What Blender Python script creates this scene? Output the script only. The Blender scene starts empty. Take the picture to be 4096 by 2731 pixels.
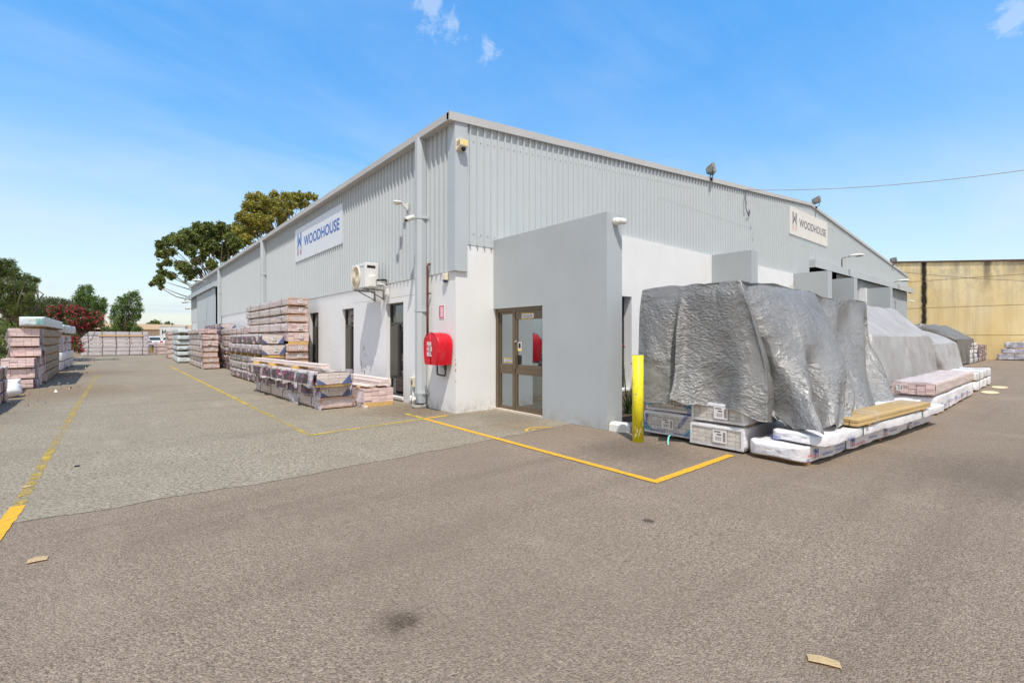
import bpy, bmesh, math, random
import numpy as np
from mathutils import Vector, Matrix, noise as mnoise
R = math.radians
random.seed(7); rng = np.random.default_rng(7)
sc = bpy.context.scene
COL = sc.collection

# ---------------------------------------------------------------- helpers
def lin(r, g, b):
    f = lambda v: (v / 255) / 12.92 if v <= 10 else (((v / 255) + .055) / 1.055) ** 2.4
    return (f(r), f(g), f(b), 1)

def tag(o, label=None, cat=None, group=None, kind=None):
    if label: o['label'] = label
    if cat: o['category'] = cat
    if group: o['group'] = group
    if kind: o['kind'] = kind
    return o

def thing(name, label, cat, loc=(0, 0, 0), rz=0, group=None):
    o = bpy.data.objects.new(name, None); COL.objects.link(o)
    o.empty_display_size = .2
    o.location = loc; o.rotation_euler = (0, 0, rz)
    return tag(o, label, cat, group)

class G:
    """collects shapes, links them as one mesh object"""
    def __init__(s): s.bm = bmesh.new()
    def face(s, pts, m=0, smooth=False):
        pts = [(*p, .003) if len(p) == 2 else p for p in pts]
        f = s.bm.faces.new([s.bm.verts.new(p) for p in pts]); f.material_index = m; f.smooth = smooth; return f
    def box(s, x0, x1, y0, y1, z0, z1, m=0, M=None):
        P = [Vector(p) for p in ((x0,y0,z0),(x1,y0,z0),(x1,y1,z0),(x0,y1,z0),(x0,y0,z1),(x1,y0,z1),(x1,y1,z1),(x0,y1,z1))]
        if M: P = [M @ p for p in P]
        v = [s.bm.verts.new(p) for p in P]
        for q in ((0,3,2,1),(4,5,6,7),(0,1,5,4),(1,2,6,5),(2,3,7,6),(3,0,4,7)):
            s.bm.faces.new([v[i] for i in q]).material_index = m
        return s
    def prism(s, pts, d, m=0):
        """polygon (3d points) pushed along vector d"""
        d = Vector(d); a = [s.bm.verts.new(p) for p in pts]; b = [s.bm.verts.new(Vector(p) + d) for p in pts]; n = len(a)
        s.bm.faces.new(a[::-1]).material_index = m; s.bm.faces.new(b).material_index = m
        for i in range(n): s.bm.faces.new((a[i], a[(i+1) % n], b[(i+1) % n], b[i])).material_index = m
        return s
    def tube(s, pts, r, n=8, m=0, cap=True, smooth=True):
        pts = [Vector(p) for p in pts]; rs = r if isinstance(r, (list, tuple)) else [r] * len(pts); rings = []
        up = None
        for i, p in enumerate(pts):
            t = (pts[min(i+1, len(pts)-1)] - pts[max(i-1, 0)]).normalized()
            if up is None: up = Vector((0,0,1)) if abs(t.z) < .9 else Vector((1,0,0))
            a = t.cross(up).normalized(); b = a.cross(t).normalized(); up = b
            rings.append([s.bm.verts.new(p + (a * math.cos(2*math.pi*k/n) + b * math.sin(2*math.pi*k/n)) * rs[i]) for k in range(n)])
        for A, B in zip(rings, rings[1:]):
            for k in range(n):
                f = s.bm.faces.new((A[k], A[(k+1) % n], B[(k+1) % n], B[k])); f.material_index = m; f.smooth = smooth
        if cap:
            s.bm.faces.new(rings[0][::-1]).material_index = m; s.bm.faces.new(rings[-1]).material_index = m
        return s
    def cyl(s, p0, p1, r, n=16, m=0, r2=None): return s.tube([p0, p1], [r, r if r2 is None else r2], n, m)
    def sphere(s, c, r, m=0, M=None, u=14, v=9, zmin=-1):
        T = Matrix.Translation(c) @ (M or Matrix()) @ Matrix.Diagonal((r[0], r[1], r[2], 1) if isinstance(r, tuple) else (r, r, r, 1))
        g = bmesh.ops.create_uvsphere(s.bm, u_segments=u, v_segments=v, radius=1, matrix=T)
        for q in g['verts']:
            for f in q.link_faces: f.material_index = m; f.smooth = True
        return s
    def grid(s, nu, nv, fn, m=0, smooth=True, closed=False):
        V = [[s.bm.verts.new(fn(i / nu, j / nv)) for j in range(nv + 1)] for i in range(nu + (0 if closed else 1))]
        k = len(V)
        for i in range(nu):
            for j in range(nv):
                f = s.bm.faces.new((V[i][j], V[(i+1) % k][j], V[(i+1) % k][j+1], V[i][j+1])); f.material_index = m; f.smooth = smooth
        return s
    def build(s, name, mats, parent=None, loc=None, bevel=0, seg=2):
        me = bpy.data.meshes.new(name); s.bm.normal_update(); s.bm.to_mesh(me); s.bm.free()
        for m in (mats if isinstance(mats, (list, tuple)) else [mats]): me.materials.append(m)
        return link(name, me, parent, loc, bevel, seg)

def link(name, me, parent=None, loc=None, bevel=0, seg=2):
    o = bpy.data.objects.new(name, me); COL.objects.link(o)
    if parent: o.parent = parent
    if loc is not None: o.location = loc
    if bevel:
        b = o.modifiers.new('bevel', 'BEVEL'); b.width = bevel; b.segments = seg; b.limit_method = 'ANGLE'; b.angle_limit = R(40)
    return o

def copy_tree(o, parent=None):
    c = o.copy(); COL.objects.link(c)
    if parent: c.parent = parent
    for ch in list(o.children): copy_tree(ch, c)
    return c

def fb(p, sc_=1., o=3): return mnoise.fractal(Vector(p) * sc_, 1., 2., o, noise_basis='PERLIN_ORIGINAL')

def text_mesh(body, size=1., extrude=.004, bold=0.):
    cu = bpy.data.curves.new('t', 'FONT'); cu.body = body; cu.size = size; cu.extrude = extrude; cu.offset = bold; cu.resolution_u = 3
    o = bpy.data.objects.new('t', cu); COL.objects.link(o)
    dg = bpy.context.evaluated_depsgraph_get(); me = bpy.data.meshes.new_from_object(o.evaluated_get(dg))
    bpy.data.objects.remove(o); bpy.data.curves.remove(cu); me.name = 'lettering'
    return me

def text_into(g, body, M, w=None, h=None, m=0, bold=0., ext=.002):
    """lettering laid in the local xy plane, fitted to w x h, then moved by matrix M, into mesh collector g"""
    me = text_mesh(body, 1., 0., bold)
    if not me.vertices: return
    xs = [v.co.x for v in me.vertices]; ys = [v.co.y for v in me.vertices]
    x0, x1, y0, y1 = min(xs), max(xs), min(ys), max(ys)
    sx = (w / (x1 - x0)) if w else None; sy = (h / (y1 - y0)) if h else None
    sx = sx or sy; sy = sy or sx
    vs = [g.bm.verts.new(M @ Vector(((v.co.x - x0) * sx, (v.co.y - y0) * sy, ext))) for v in me.vertices]
    for p in me.polygons:
        try: g.bm.faces.new([vs[i] for i in p.vertices]).material_index = m
        except ValueError: pass
    bpy.data.meshes.remove(me)

# ---------------------------------------------------------------- materials
class N:
    def __init__(s, name):
        s.m = bpy.data.materials.new(name); s.m.use_nodes = True; s.t = s.m.node_tree; s.n = s.t.nodes; s.l = s.t.links
        s.b = s.n['Principled BSDF']; s.out = s.n['Material Output']; s._o = None
    def node(s, ty, **kw):
        q = s.n.new(ty)
        for k, v in kw.items():
            if k.startswith('i_'):
                key = k[2:]; key = int(key) if key.isdigit() else key.replace('_', ' ')
                s.put(q.inputs[key], v)
            else: setattr(q, k, v)
        return q
    def put(s, sock, v):
        if isinstance(v, bpy.types.NodeSocket): s.l.new(v, sock)
        elif isinstance(v, bpy.types.Node): s.l.new(v.outputs[0], sock)
        else: sock.default_value = v
    def obj(s):
        if s._o is None: s._o = s.n.new('ShaderNodeTexCoord').outputs['Object']
        return s._o
    def scaled(s, v): return s.node('ShaderNodeMapping', i_Vector=s.obj(), i_Scale=v).outputs[0]
    def noise(s, scale, detail=4, vec=None, rough=.55, dist=0.):
        return s.node('ShaderNodeTexNoise', i_Vector=vec or s.obj(), i_Scale=scale, i_Detail=detail, i_Roughness=rough, i_Distortion=dist).outputs['Fac']
    def vor(s, scale, vec=None, feat='F1', out='Distance'):
        return s.node('ShaderNodeTexVoronoi', feature=feat, i_Vector=vec or s.obj(), i_Scale=scale).outputs[out]
    def math(s, op, a, b=0., c=0., clamp=False): return s.node('ShaderNodeMath', operation=op, use_clamp=clamp, i_0=a, i_1=b, i_2=c).outputs[0]
    def rng(s, v, a, b, c=0., d=1.):
        return s.node('ShaderNodeMapRange', i_Value=v, i_1=a, i_2=b, i_3=c, i_4=d).outputs[0]
    def mix(s, f, a, b, mode='MIX'):
        q = s.node('ShaderNodeMix', data_type='RGBA', blend_type=mode); s.put(q.inputs[0], f); s.put(q.inputs[6], a); s.put(q.inputs[7], b); return q.outputs[2]
    def xyz(s, vec=None):
        q = s.node('ShaderNodeSeparateXYZ', i_0=vec or s.obj()); return q.outputs
    def bump(s, h, st=.3, dist=.02, prev=None):
        q = s.node('ShaderNodeBump', i_Strength=st, i_Distance=dist, i_Height=h)
        if prev: s.put(q.inputs['Normal'], prev)
        s.put(s.b.inputs['Normal'], q.outputs[0]); return q.outputs[0]
    def set(s, **k):
        for a, v in k.items(): s.put(s.b.inputs[{'base': 'Base Color', 'rough': 'Roughness', 'metal': 'Metallic', 'spec': 'Specular IOR Level', 'alpha': 'Alpha', 'trans': 'Transmission Weight', 'coat': 'Coat Weight'}[a]], v)
        return s

def dim(c, k): return (c[0]*k, c[1]*k, c[2]*k, 1)

def plain(name, col, rough=.6, metal=0., var=.12, vs=6., bump=0., bs=40., spec=.5, dirt=None):
    n = N(name); f = n.noise(vs, 5)
    c = n.mix(n.rng(f, .3, .7), dim(col, 1 - var), dim(col, 1 + var))
    if dirt:
        d = n.rng(n.noise(dirt[1], 6, dist=.4), dirt[2], dirt[2] + .12, 0, dirt[3]); c = n.mix(d, c, dirt[0])
    n.set(base=c, rough=rough, metal=metal, spec=spec)
    if bump: n.bump(n.noise(bs, 4), bump, .01)
    return n.m

M = {}
def asphalt(name, c0, c1, c2, cell, stain=None, grain=.9, patch=None):
    n = N(name)
    v = n.vor(cell, out='Color'); g = n.node('ShaderNodeSeparateColor', i_0=v).outputs[0]
    c = n.mix(g, c0, c1)
    f = n.noise(cell * .6, 6, rough=.8)
    c = n.mix(n.rng(f, .46, .66), c, c2); c = n.mix(n.rng(n.noise(cell * .35, 4, rough=.8), .56, .7, 0, .75), c, dim(c0, .45))
    big = n.noise(.35, 5, rough=.62); mid = n.noise(1.7, 6, rough=.7)
    c = n.mix(n.rng(big, .36, .66, 0, .55), c, dim(c1, .74)); c = n.mix(n.rng(mid, .38, .72, .0, .42), c, dim(c0, 1.5))
    arc = n.noise(1.3, 5, vec=n.node('ShaderNodeMapping', i_Vector=n.obj(), i_Rotation=(0, 0, R(28)), i_Scale=(.12, 1.5, 1)).outputs[0], rough=.6, dist=.35); c = n.mix(n.rng(arc, .52, .7, 0, .26), c, dim(c0, .85))
    dust = n.noise(.9, 6, vec=n.scaled((1., .35, 1)), rough=.7)
    c = n.mix(n.rng(dust, .55, .8, 0, .4), c, dim(c2, .95))
    x, y, z = n.xyz()
    for (sx, sy, sr, col, amt) in (stain or []):
        d = n.math('SQRT', n.math('ADD', n.math('POWER', n.math('SUBTRACT', x, sx), 2), n.math('POWER', n.math('SUBTRACT', y, sy), 2)))
        d = n.math('ADD', d, n.math('MULTIPLY', n.math('SUBTRACT', n.noise(9, 5, rough=.75), .5), sr * 1.7))
        c = n.mix(n.math('MULTIPLY', n.rng(d, sr * .35, sr, amt, 0), n.rng(n.noise(55, 4, rough=.8), .36, .6, .35, 1.35)), c, col)
    n.set(base=c, rough=.93, spec=.25)
    h = n.math('ADD', n.math('MULTIPLY', n.vor(cell), -1.), n.math('MULTIPLY', n.noise(cell * 1.6, 3), .6))
    n.bump(h, grain, .012)
    return n.m

def film(name, col, rough=.28, wr=(9., 1.6, 30.), var=.14, stripe=None, bump=.5, dirt=None, panels=None):
    """plastic sheeting with stretched creases along the pack (local y)"""
    n = N(name); w = n.scaled(wr); f = n.noise(1.2, 6, vec=w, rough=.62, dist=.6)
    c = n.mix(n.rng(f, .35, .68), dim(col, 1 - var * 1.6), dim(col, 1 + var))
    x, y, z = n.xyz()
    if panels:
        pit, dark, mag, lo, hi = panels
        fr = n.math('FRACT', n.math('MULTIPLY', n.math('ADD', y, 40.), 1 / pit))
        k = n.math('MULTIPLY', n.rng(fr, .06, .1), n.rng(fr, .86, .9, 1, 0))
        k = n.math('MULTIPLY', k, n.math('MULTIPLY', n.rng(z, lo, lo + .02), n.rng(z, hi, hi + .015, 1, 0)))
        dk = n.mix(n.rng(n.noise(7, 4), .35, .65), dim(dark, .6), dim(dark, 1.6))
        mg = n.math('MULTIPLY', n.rng(n.noise(5.5, 3, vec=n.scaled((1, 1, 2.2))), .52, .6), n.rng(fr, .1, .8, 1, .75))
        dk = n.mix(n.math('MULTIPLY', mg, .85), dk, mag)
        wl = n.rng(n.noise(24, 2, vec=n.scaled((1, .6, 3))), .68, .72, 0, .35)
        c = n.mix(n.math('MULTIPLY', k, .92), c, n.mix(wl, dk, (.55, .55, .58, 1)))
    if stripe:
        sl, sh, scol = stripe
        c = n.mix(n.math('MULTIPLY', n.rng(y, sl, sl + .01), n.rng(y, sh, sh + .01, 1, 0)), c, scol)
    if dirt: c = n.mix(n.rng(n.noise(2.2, 6, rough=.7), .45, .7, 0, dirt[1]), c, dirt[0])
    n.set(base=c, rough=rough, spec=.3 if panels else .5)
    n.bump(n.noise(1.1, 5, vec=n.scaled((wr[0] * 1.3, wr[1] * 2, wr[2] * .8)), dist=1.), bump, .02)
    return n.m

def clearfilm(name, tint, amt):
    n = N(name); n.set(base=tint, rough=.16, spec=.7); n.bump(n.noise(14, 5, dist=1.2), .9, .03)
    tr = n.node('ShaderNodeBsdfTransparent'); mx = n.node('ShaderNodeMixShader')
    f = n.rng(n.noise(10, 5, dist=1.), .3, .75, amt * .5, min(1, amt * 1.6))
    n.put(mx.inputs[0], f); n.put(mx.inputs[1], tr); n.put(mx.inputs[2], n.b); n.l.new(mx.outputs[0], n.out.inputs[0])
    return n.m

def tarp_mat(name, col, rough, metal, b=1., dirt=.25):
    n = N(name)
    c = n.mix(n.rng(n.noise(1.3, 6, rough=.65), .3, .7), dim(col, .86), dim(col, 1.1))
    c = n.mix(n.rng(n.noise(5, 6, rough=.75), .56, .74, 0, dirt), c, lin(128, 122, 112))
    n.set(base=c, rough=n.rng(n.noise(6, 4), .3, .7, rough - .07, rough + .1), metal=metal, spec=.6)
    a = n.node('ShaderNodeMapping', i_Vector=n.obj(), i_Rotation=(.35, .1, .5), i_Scale=(1, 1, 1.7)).outputs[0]
    h1 = n.noise(10., 4, vec=a, rough=.6, dist=1.1); h2 = n.noise(22, 4, vec=a, rough=.65, dist=.8)
    v = n.node('ShaderNodeVectorMath', operation='ADD', i_0=a, i_1=n.node('ShaderNodeVectorMath', operation='SCALE', i_0=n.node('ShaderNodeTexNoise', i_Vector=n.obj(), i_Scale=7.).outputs['Color'], i_3=.07).outputs[0]).outputs[0]
    h3 = n.node('ShaderNodeTexVoronoi', feature='SMOOTH_F1', i_Vector=v, i_Scale=24.).outputs['Distance']
    msk = n.rng(n.noise(1.25, 5, rough=.65, dist=.5), .42, .60, .12, 1.)
    h = n.math('MULTIPLY', msk, n.math('ADD', n.math('MULTIPLY', h1, .5), n.math('ADD', n.math('MULTIPLY', h2, .22), n.math('MULTIPLY', h3, .34))))
    n.bump(h, b, .06)
    return n.m

def glass(name, tint=(.01, .014, .016, 1), frost=None):
    n = N(name); n.set(base=frost or tint, rough=.03, spec=1.); n.b.inputs['IOR'].default_value = 1.9 if frost else 1.75
    n.bump(n.noise(.8, 2), .02, .02); return n.m

def leaf(name, cols, trans=.35, rough=.5):
    n = N(name); g = n.node('ShaderNodeNewGeometry').outputs['Random Per Island']
    rp = n.node('ShaderNodeValToRGB', i_0=g); e = rp.color_ramp.elements
    e[0].color = cols[0]; e[0].position = 0; e[1].color = cols[-1]; e[1].position = 1
    for i, c in enumerate(cols[1:-1]): q = e.new((i + 1) / (len(cols) - 1)); q.color = c
    hue = n.node('ShaderNodeHueSaturation', i_Color=rp.outputs[0], i_Value=n.rng(n.noise(.8, 4), .3, .7, .72, 1.25))
    n.set(base=hue.outputs[0], rough=rough, spec=.35)
    tl = n.node('ShaderNodeBsdfTranslucent', i_Color=hue.outputs[0]); mx = n.node('ShaderNodeMixShader', i_0=trans)
    n.put(mx.inputs[1], n.b); n.put(mx.inputs[2], tl); n.l.new(mx.outputs[0], n.out.inputs[0])
    return n.m

def render_wall(name, col, sc_=160., dirty=.12):
    n = N(name); f = n.noise(1.1, 6, rough=.6)
    c = n.mix(n.rng(f, .3, .7), dim(col, .955), dim(col, 1.03))
    st = n.noise(3.5, 5, vec=n.scaled((2.2, 2.2, .22)), rough=.7); c = n.mix(n.rng(st, .58, .78, 0, dirty), c, dim(col, .72))
    z = n.xyz()[2]
    splash = n.math('MULTIPLY', n.rng(z, .0, .32, 1, 0), n.rng(n.noise(7, 5, rough=.7), .38, .66))
    c = n.mix(n.math('MULTIPLY', splash, .55), c, lin(150, 135, 112))
    n.set(base=c, rough=.85, spec=.3); n.bump(n.noise(sc_, 3), .25, .006); return n.m

def worn_paint(name, col, lo, hi):
    n = N(name); n.set(base=n.mix(n.rng(n.noise(22, 4), .3, .7), dim(col, .78), dim(col, 1.06)), rough=.8)
    n.bump(n.vor(85), .6, .01)
    tr = n.node('ShaderNodeBsdfTransparent'); mx = n.node('ShaderNodeMixShader')
    f = n.math('ADD', n.math('MULTIPLY', n.noise(70, 3, rough=.7), .5), n.math('MULTIPLY', n.noise(3.2, 5, rough=.7), .5))
    n.put(mx.inputs[0], n.rng(f, lo, hi)); n.put(mx.inputs[1], tr); n.put(mx.inputs[2], n.b); n.l.new(mx.outputs[0], n.out.inputs[0])
    return n.m

M['dark_asphalt'] = asphalt('dark_asphalt', lin(109, 95, 80), lin(153, 136, 118), lin(194, 175, 154), 95.,
    stain=[(-4.02, -5.58, .17, lin(60, 48, 36), .42), (-4.0, -5.60, .1, lin(48, 38, 28), .4), (-1.81, -5.63, .06, lin(50, 46, 44), .8), (.2, -4.1, .9, lin(72, 64, 59), .45), (2.2, -7.5, 1.5, lin(80, 72, 64), .35)])
M['light_asphalt'] = asphalt('light_asphalt', lin(104, 95, 80), lin(158, 147, 128), lin(198, 186, 165), 48., grain=1.,
    stain=[(-.4, .9, 1.3, lin(104, 84, 62), .6), (-6.7, 10., 3.2, lin(118, 96, 70), .55), (-6.9, 19., 3.5, lin(112, 92, 70), .5), (-1.2, 6.6, 1.2, lin(112, 92, 72), .5), (.5, -.9, .8, lin(98, 92, 84), .45), (.1, -1.7, .7, lin(118, 98, 70), .4)])
M['soil'] = plain('soil', lin(132, 112, 86), .95, var=.3, vs=3., bump=.6, bs=30., dirt=(lin(84, 62, 42), 2.5, .5, .8))
M['mulch'] = plain('mulch', lin(82, 62, 48), .95, var=.5, vs=45., bump=1., bs=60.)
M['white_render'] = render_wall('white_render', (.77, .76, .745, 1))
M['grey_render'] = render_wall('grey_render', (.43, .455, .465, 1), 120., .2)
M['panel_render'] = render_wall('panel_render', (.41, .435, .44, 1), 120., .2)
M['cladding'] = plain('cladding', (.51, .54, .548, 1), .6, .0, var=.02, vs=1.2, spec=.2)
M['flashing'] = plain('flashing', (.46, .49, .505, 1), .55, .0, var=.04, vs=1.2)
M['gutter'] = plain('gutter', (.50, .49, .475, 1), .7, .0, var=.05, vs=.8, spec=.2)
M['roof'] = plain('roof', (.5, .5, .5, 1), .5, .2)
M['dark'] = plain('dark_interior', (.006, .006, .007, 1), .9)
M['bronze'] = plain('bronze_frame', lin(112, 98, 80), .38, .35, var=.08, vs=3., dirt=(lin(150, 140, 124), 8, .6, .4))
M['dbronze'] = plain('dark_bronze_frame', lin(70, 66, 60), .4, .3, var=.1)
M['glass'] = glass('window_glass'); M['doorglass'] = glass('door_glass', (.33, .37, .40, 1)); M['doorglass'].node_tree.nodes['Principled BSDF'].inputs['Metallic'].default_value = 1.
M['concrete'] = plain('concrete', lin(160, 156, 148), .9, var=.2, vs=9., bump=.4, bs=70., dirt=(lin(84, 80, 72), 14, .52, .7))
M['kerb_white'] = plain('kerb_white', lin(215, 213, 206), .8, var=.08, vs=12., bump=.3, bs=60., dirt=(lin(140, 134, 122), 9, .58, .5))
M['kerb_grey'] = plain('kerb_grey', lin(160, 160, 158), .85, var=.12, vs=12., bump=.3, bs=60.)
M['white_plastic'] = plain('white_plastic', (.74, .72, .68, 1), .35, var=.04)
M['cream_plastic'] = plain('cream_plastic', lin(226, 214, 190), .4, var=.06)
M['black'] = plain('black_plastic', (.015, .015, .017, 1), .4)
M['rubber'] = plain('rubber', (.02, .02, .02, 1), .8)
M['steel'] = plain('galvanised_steel', (.42, .43, .44, 1), .35, .8, var=.15, vs=20.)
M['greysteel'] = plain('weathered_steel', lin(140, 138, 132), .5, .5, var=.15, vs=10.)
M['copper'] = plain('rusty_pipe', lin(104, 62, 48), .5, .3, var=.2, vs=20.)
M['brownpipe'] = plain('brown_pipe', lin(76, 68, 58), .5, .3, var=.2, vs=20.)
M['red_vinyl'] = plain('red_vinyl', lin(206, 14, 34), .38, var=.12, vs=5., bump=.3, bs=9., dirt=(lin(190, 70, 80), 6, .58, .6))
M['red_sign'] = plain('red_sign', lin(205, 40, 70), .5, var=.1, dirt=(lin(232, 200, 205), 25, .56, .8))
M['sign_white'] = plain('sign_white', (.72, .72, .735, 1), .4, var=.02, vs=1.)
M['sign_cream'] = plain('sign_cream', (.72, .67, .60, 1), .5, var=.04, vs=1., dirt=(lin(225, 205, 185), 1.5, .5, .4))
M['ink_blue'] = plain('ink_blue', lin(58, 100, 178), .5, var=.08); M['ink_red'] = plain('ink_red', lin(170, 118, 128), .5, var=.15)
M['ink_grey'] = plain('ink_grey', lin(118, 114, 120), .6, var=.18, vs=3.); M['ink_pink'] = plain('ink_pink', lin(204, 166, 156), .6, var=.1)
M['ink_black'] = plain('ink_black', (.02, .02, .022, 1), .6)
M['print_blue'] = plain('print_blue', lin(40, 70, 165), .45, var=.15); M['print_red'] = plain('print_red', lin(205, 60, 70), .45)
M['print_cyan'] = plain('print_cyan', lin(40, 165, 200), .45, var=.15); M['print_teal'] = plain('print_teal', lin(70, 160, 158), .45, var=.15)
M['print_orange'] = plain('print_orange', lin(205, 90, 40), .5); M['print_magenta'] = plain('print_magenta', lin(170, 50, 140), .4, var=.2)
M['paper'] = plain('paper_label', (.78, .73, .70, 1), .55, var=.04); M['whitetext'] = plain('white_lettering', (.8, .8, .8, 1), .5, var=.02)
M['hazard_yellow'] = plain('hazard_yellow', lin(245, 205, 40), .5, var=.04)
M['bollard'] = plain('bollard_paint', lin(236, 220, 30), .5, var=.06, vs=5., dirt=(lin(176, 154, 86), 17, .59, .8))
M['line_new'] = worn_paint('line_paint', lin(222, 168, 40), .26, .34); M['line_old'] = worn_paint('old_line_paint', lin(200, 170, 66), .40, .50); M['line_worn'] = worn_paint('worn_line_paint', lin(204, 176, 74), .465, .565); M['line_faint'] = worn_paint('faint_line_paint', lin(200, 168, 66), .475, .56)
M['tarp'] = tarp_mat('silver_tarp', (.47, .46, .445, 1), .43, .25, .8); M['tarp_dull'] = tarp_mat('dull_tarp', (.72, .695, .68, 1), .6, .25, .4, .3)
M['tarp_dark'] = tarp_mat('dark_tarp', (.46, .455, .44, 1), .45, .4, .7)
def wood(name, c, dirt=None, gs=(26., 1.2, 26.), vr=(.86, 1.1)):
    n = N(name); f = n.noise(1., 5, vec=n.scaled(gs), dist=.8); g = n.node('ShaderNodeNewGeometry').outputs['Random Per Island']
    k = n.mix(n.rng(f, .3, .7), dim(c, .84), dim(c, 1.1))
    h = n.node('ShaderNodeHueSaturation', i_Color=k, i_Value=n.rng(g, 0, 1, *vr)); k = h.outputs[0]
    if dirt: k = n.mix(n.rng(n.noise(3., 6, rough=.7), .44, .66, 0, dirt[1]), k, dirt[0])
    n.set(base=k, rough=.75, spec=.25); n.bump(f, .15, .004); return n.m
PINK = (.74, .56, .525, 1)
M['pink'] = wood('pink_primed_timber', PINK); M['pinkpale'] = wood('pale_pink_timber', (.76, .64, .59, 1))
M['cream'] = wood('cream_primed_timber', (.68, .62, .54, 1)); M['pine'] = wood('pine_bearer', lin(214, 176, 112)); M['pinedark'] = wood('old_pine', lin(150, 112, 72))
M['treated'] = wood('treated_pine', lin(198, 168, 116), vr=(.74, 1.15)); M['brownwood'] = wood('weathered_timber', lin(172, 142, 110), (lin(96, 76, 58), .6))
M['film_brown'] = film('brown_film', (.60, .49, .44, 1), .3, dirt=(lin(176, 156, 136), .5)); M['film_pink'] = film('pink_film', (.66, .54, .50, 1), .28)
M['card'] = plain('card_edge', lin(196, 150, 118), .6, var=.15, vs=8.); M['cardbox'] = plain('cardboard', lin(226, 202, 158), .8, var=.08, vs=12., bump=.2, bs=50.)
M['film_print'] = film('printed_film', (.58, .51, .49, 1), .3, bump=.5, panels=(.86, (.045, .047, .05, 1), lin(176, 40, 130), .03, .25))
M['film_grey'] = film('grey_film', (.52, .46, .41, 1), .3, panels=(.62, (.26, .23, .22, 1), (.32, .26, .27, 1), .05, .18))
M['film_stain'] = film('weathered_film', (.40, .31, .225, 1), .55, wr=(6., .9, 9.), dirt=(lin(92, 72, 54), .75), panels=(.34, (.16, .115, .08, 1), (.2, .15, .11, 1), -.1, .04))
M['film_row'] = film('lilac_white_film', (.56, .51, .53, 1), .32, wr=(5., 1.4, 34.)); M['film_white'] = film('white_wrap', (.78, .755, .76, 1), .36, wr=(4., 2.2, 7.), var=.05, bump=.7)
M['film_blue'] = film('pale_blue_wrap', (.60, .655, .665, 1), .34, wr=(6., 3., 6.), var=.1, bump=1.)
M['film_lilac'] = film('lilac_wrap', (.55, .55, .62, 1), .3, wr=(6., 3., 6.), var=.18, bump=1.)
M['clear'] = clearfilm('clear_film', (.8, .78, .77, 1), .2); M['torn'] = clearfilm('torn_film', (.62, .58, .63, 1), .75); M['torn_dark'] = clearfilm('torn_printed_film', (.22, .18, .26, 1), .85)
M['tri_blue'] = plain('blue_print_corner', lin(84, 100, 140), .35, var=.35, vs=16.); M['strap_dark'] = plain('strap', (.06, .07, .065, 1), .5); M['strap_green'] = plain('green_strap', lin(54, 120, 92), .45); M['strap_teal'] = plain('teal_strap', lin(130, 205, 195), .4)
M['bark'] = plain('bark', lin(112, 96, 78), .9, var=.3, vs=4., bump=.6, bs=18.)
M['leaf_dark'] = leaf('dark_leaves', [(.08, .11, .028, 1), (.14, .18, .042, 1), (.21, .245, .06, 1), (.27, .28, .085, 1)], .45)
M['leaf_gold'] = leaf('golden_leaves', [(.14, .16, .03, 1), (.31, .29, .055, 1), (.50, .40, .08, 1), (.23, .26, .05, 1)], .45)
M['leaf_olive'] = leaf('olive_leaves', [(.06, .085, .018, 1), (.12, .155, .032, 1), (.20, .23, .06, 1), (.085, .12, .025, 1)], .45)
M['leaf_green'] = leaf('green_leaves', [(0.039, 0.085, 0.019, 1), (0.093, 0.171, 0.031, 1), (0.202, 0.279, 0.046, 1), (0.070, 0.132, 0.031, 1)])
M['leaf_oleander'] = leaf('oleander_leaves', [(0.031, 0.070, 0.023, 1), (0.078, 0.132, 0.034, 1), (0.171, 0.171, 0.046, 1), (0.186, 0.116, 0.046, 1)])
M['petal'] = leaf('red_petals', [(.42, .02, .05, 1), (.58, .05, .12, 1), (.40, .02, .03, 1)], .2)
M['leaf_blade'] = leaf('strap_leaves', [(.03, .06, .02, 1), (.07, .12, .04, 1), (.12, .16, .06, 1)])
M['dry_grass'] = leaf('dry_grass', [lin(150, 120, 66), lin(190, 160, 96), lin(120, 112, 60)])
M['car_white'] = plain('white_car_paint', (.72, .73, .74, 1), .2, var=.01); M['carglass'] = glass('car_glass', (.008, .009, .01, 1)); M['tail'] = plain('tail_lamp', lin(170, 20, 24), .2)
M['beige'] = plain('beige_render', lin(226, 206, 176), .8, var=.05, vs=1.); M['beigeroof'] = plain('beige_roof', lin(214, 190, 160), .7, var=.05)
M['wire'] = plain('cable', (.06, .06, .06, 1), .5); M['wire_pale'] = plain('pale_cable', (.34, .33, .30, 1), .5)
# ---------------------------------------------------------------- camera, light, sky
CAM = Vector((-5.178, -7.901, 1.5))
cd = bpy.data.cameras.new('camera'); cam = bpy.data.objects.new('camera', cd); COL.objects.link(cam)
cam.location = CAM; cam.rotation_euler = (R(90), 0, R(-40)); cd.sensor_width = 36; cd.lens = 36 * 1900 / 4096; cd.shift_y = -15.5 / 4096
cd.clip_end = 3000; cd.clip_start = .05; sc.camera = cam
SUN = Vector((-1, -1.55, 3.4)).normalized()
sd = bpy.data.lights.new('sun', 'SUN'); sun = bpy.data.objects.new('sun', sd); COL.objects.link(sun)
sd.energy = 3.65; sd.angle = R(.5); sd.color = (1., .95, .87)
sun.rotation_euler = (-SUN).to_track_quat('-Z', 'Y').to_euler()
w = bpy.data.worlds.new('World'); sc.world = w; w.use_nodes = True; t = w.node_tree
class WN(N):
    def __init__(s, t): s.t = t; s.n = t.nodes; s.l = t.links; s._o = None
n = WN(t); bg = t.nodes['Background']
gen = n.node('ShaderNodeTexCoord').outputs['Generated']
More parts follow.
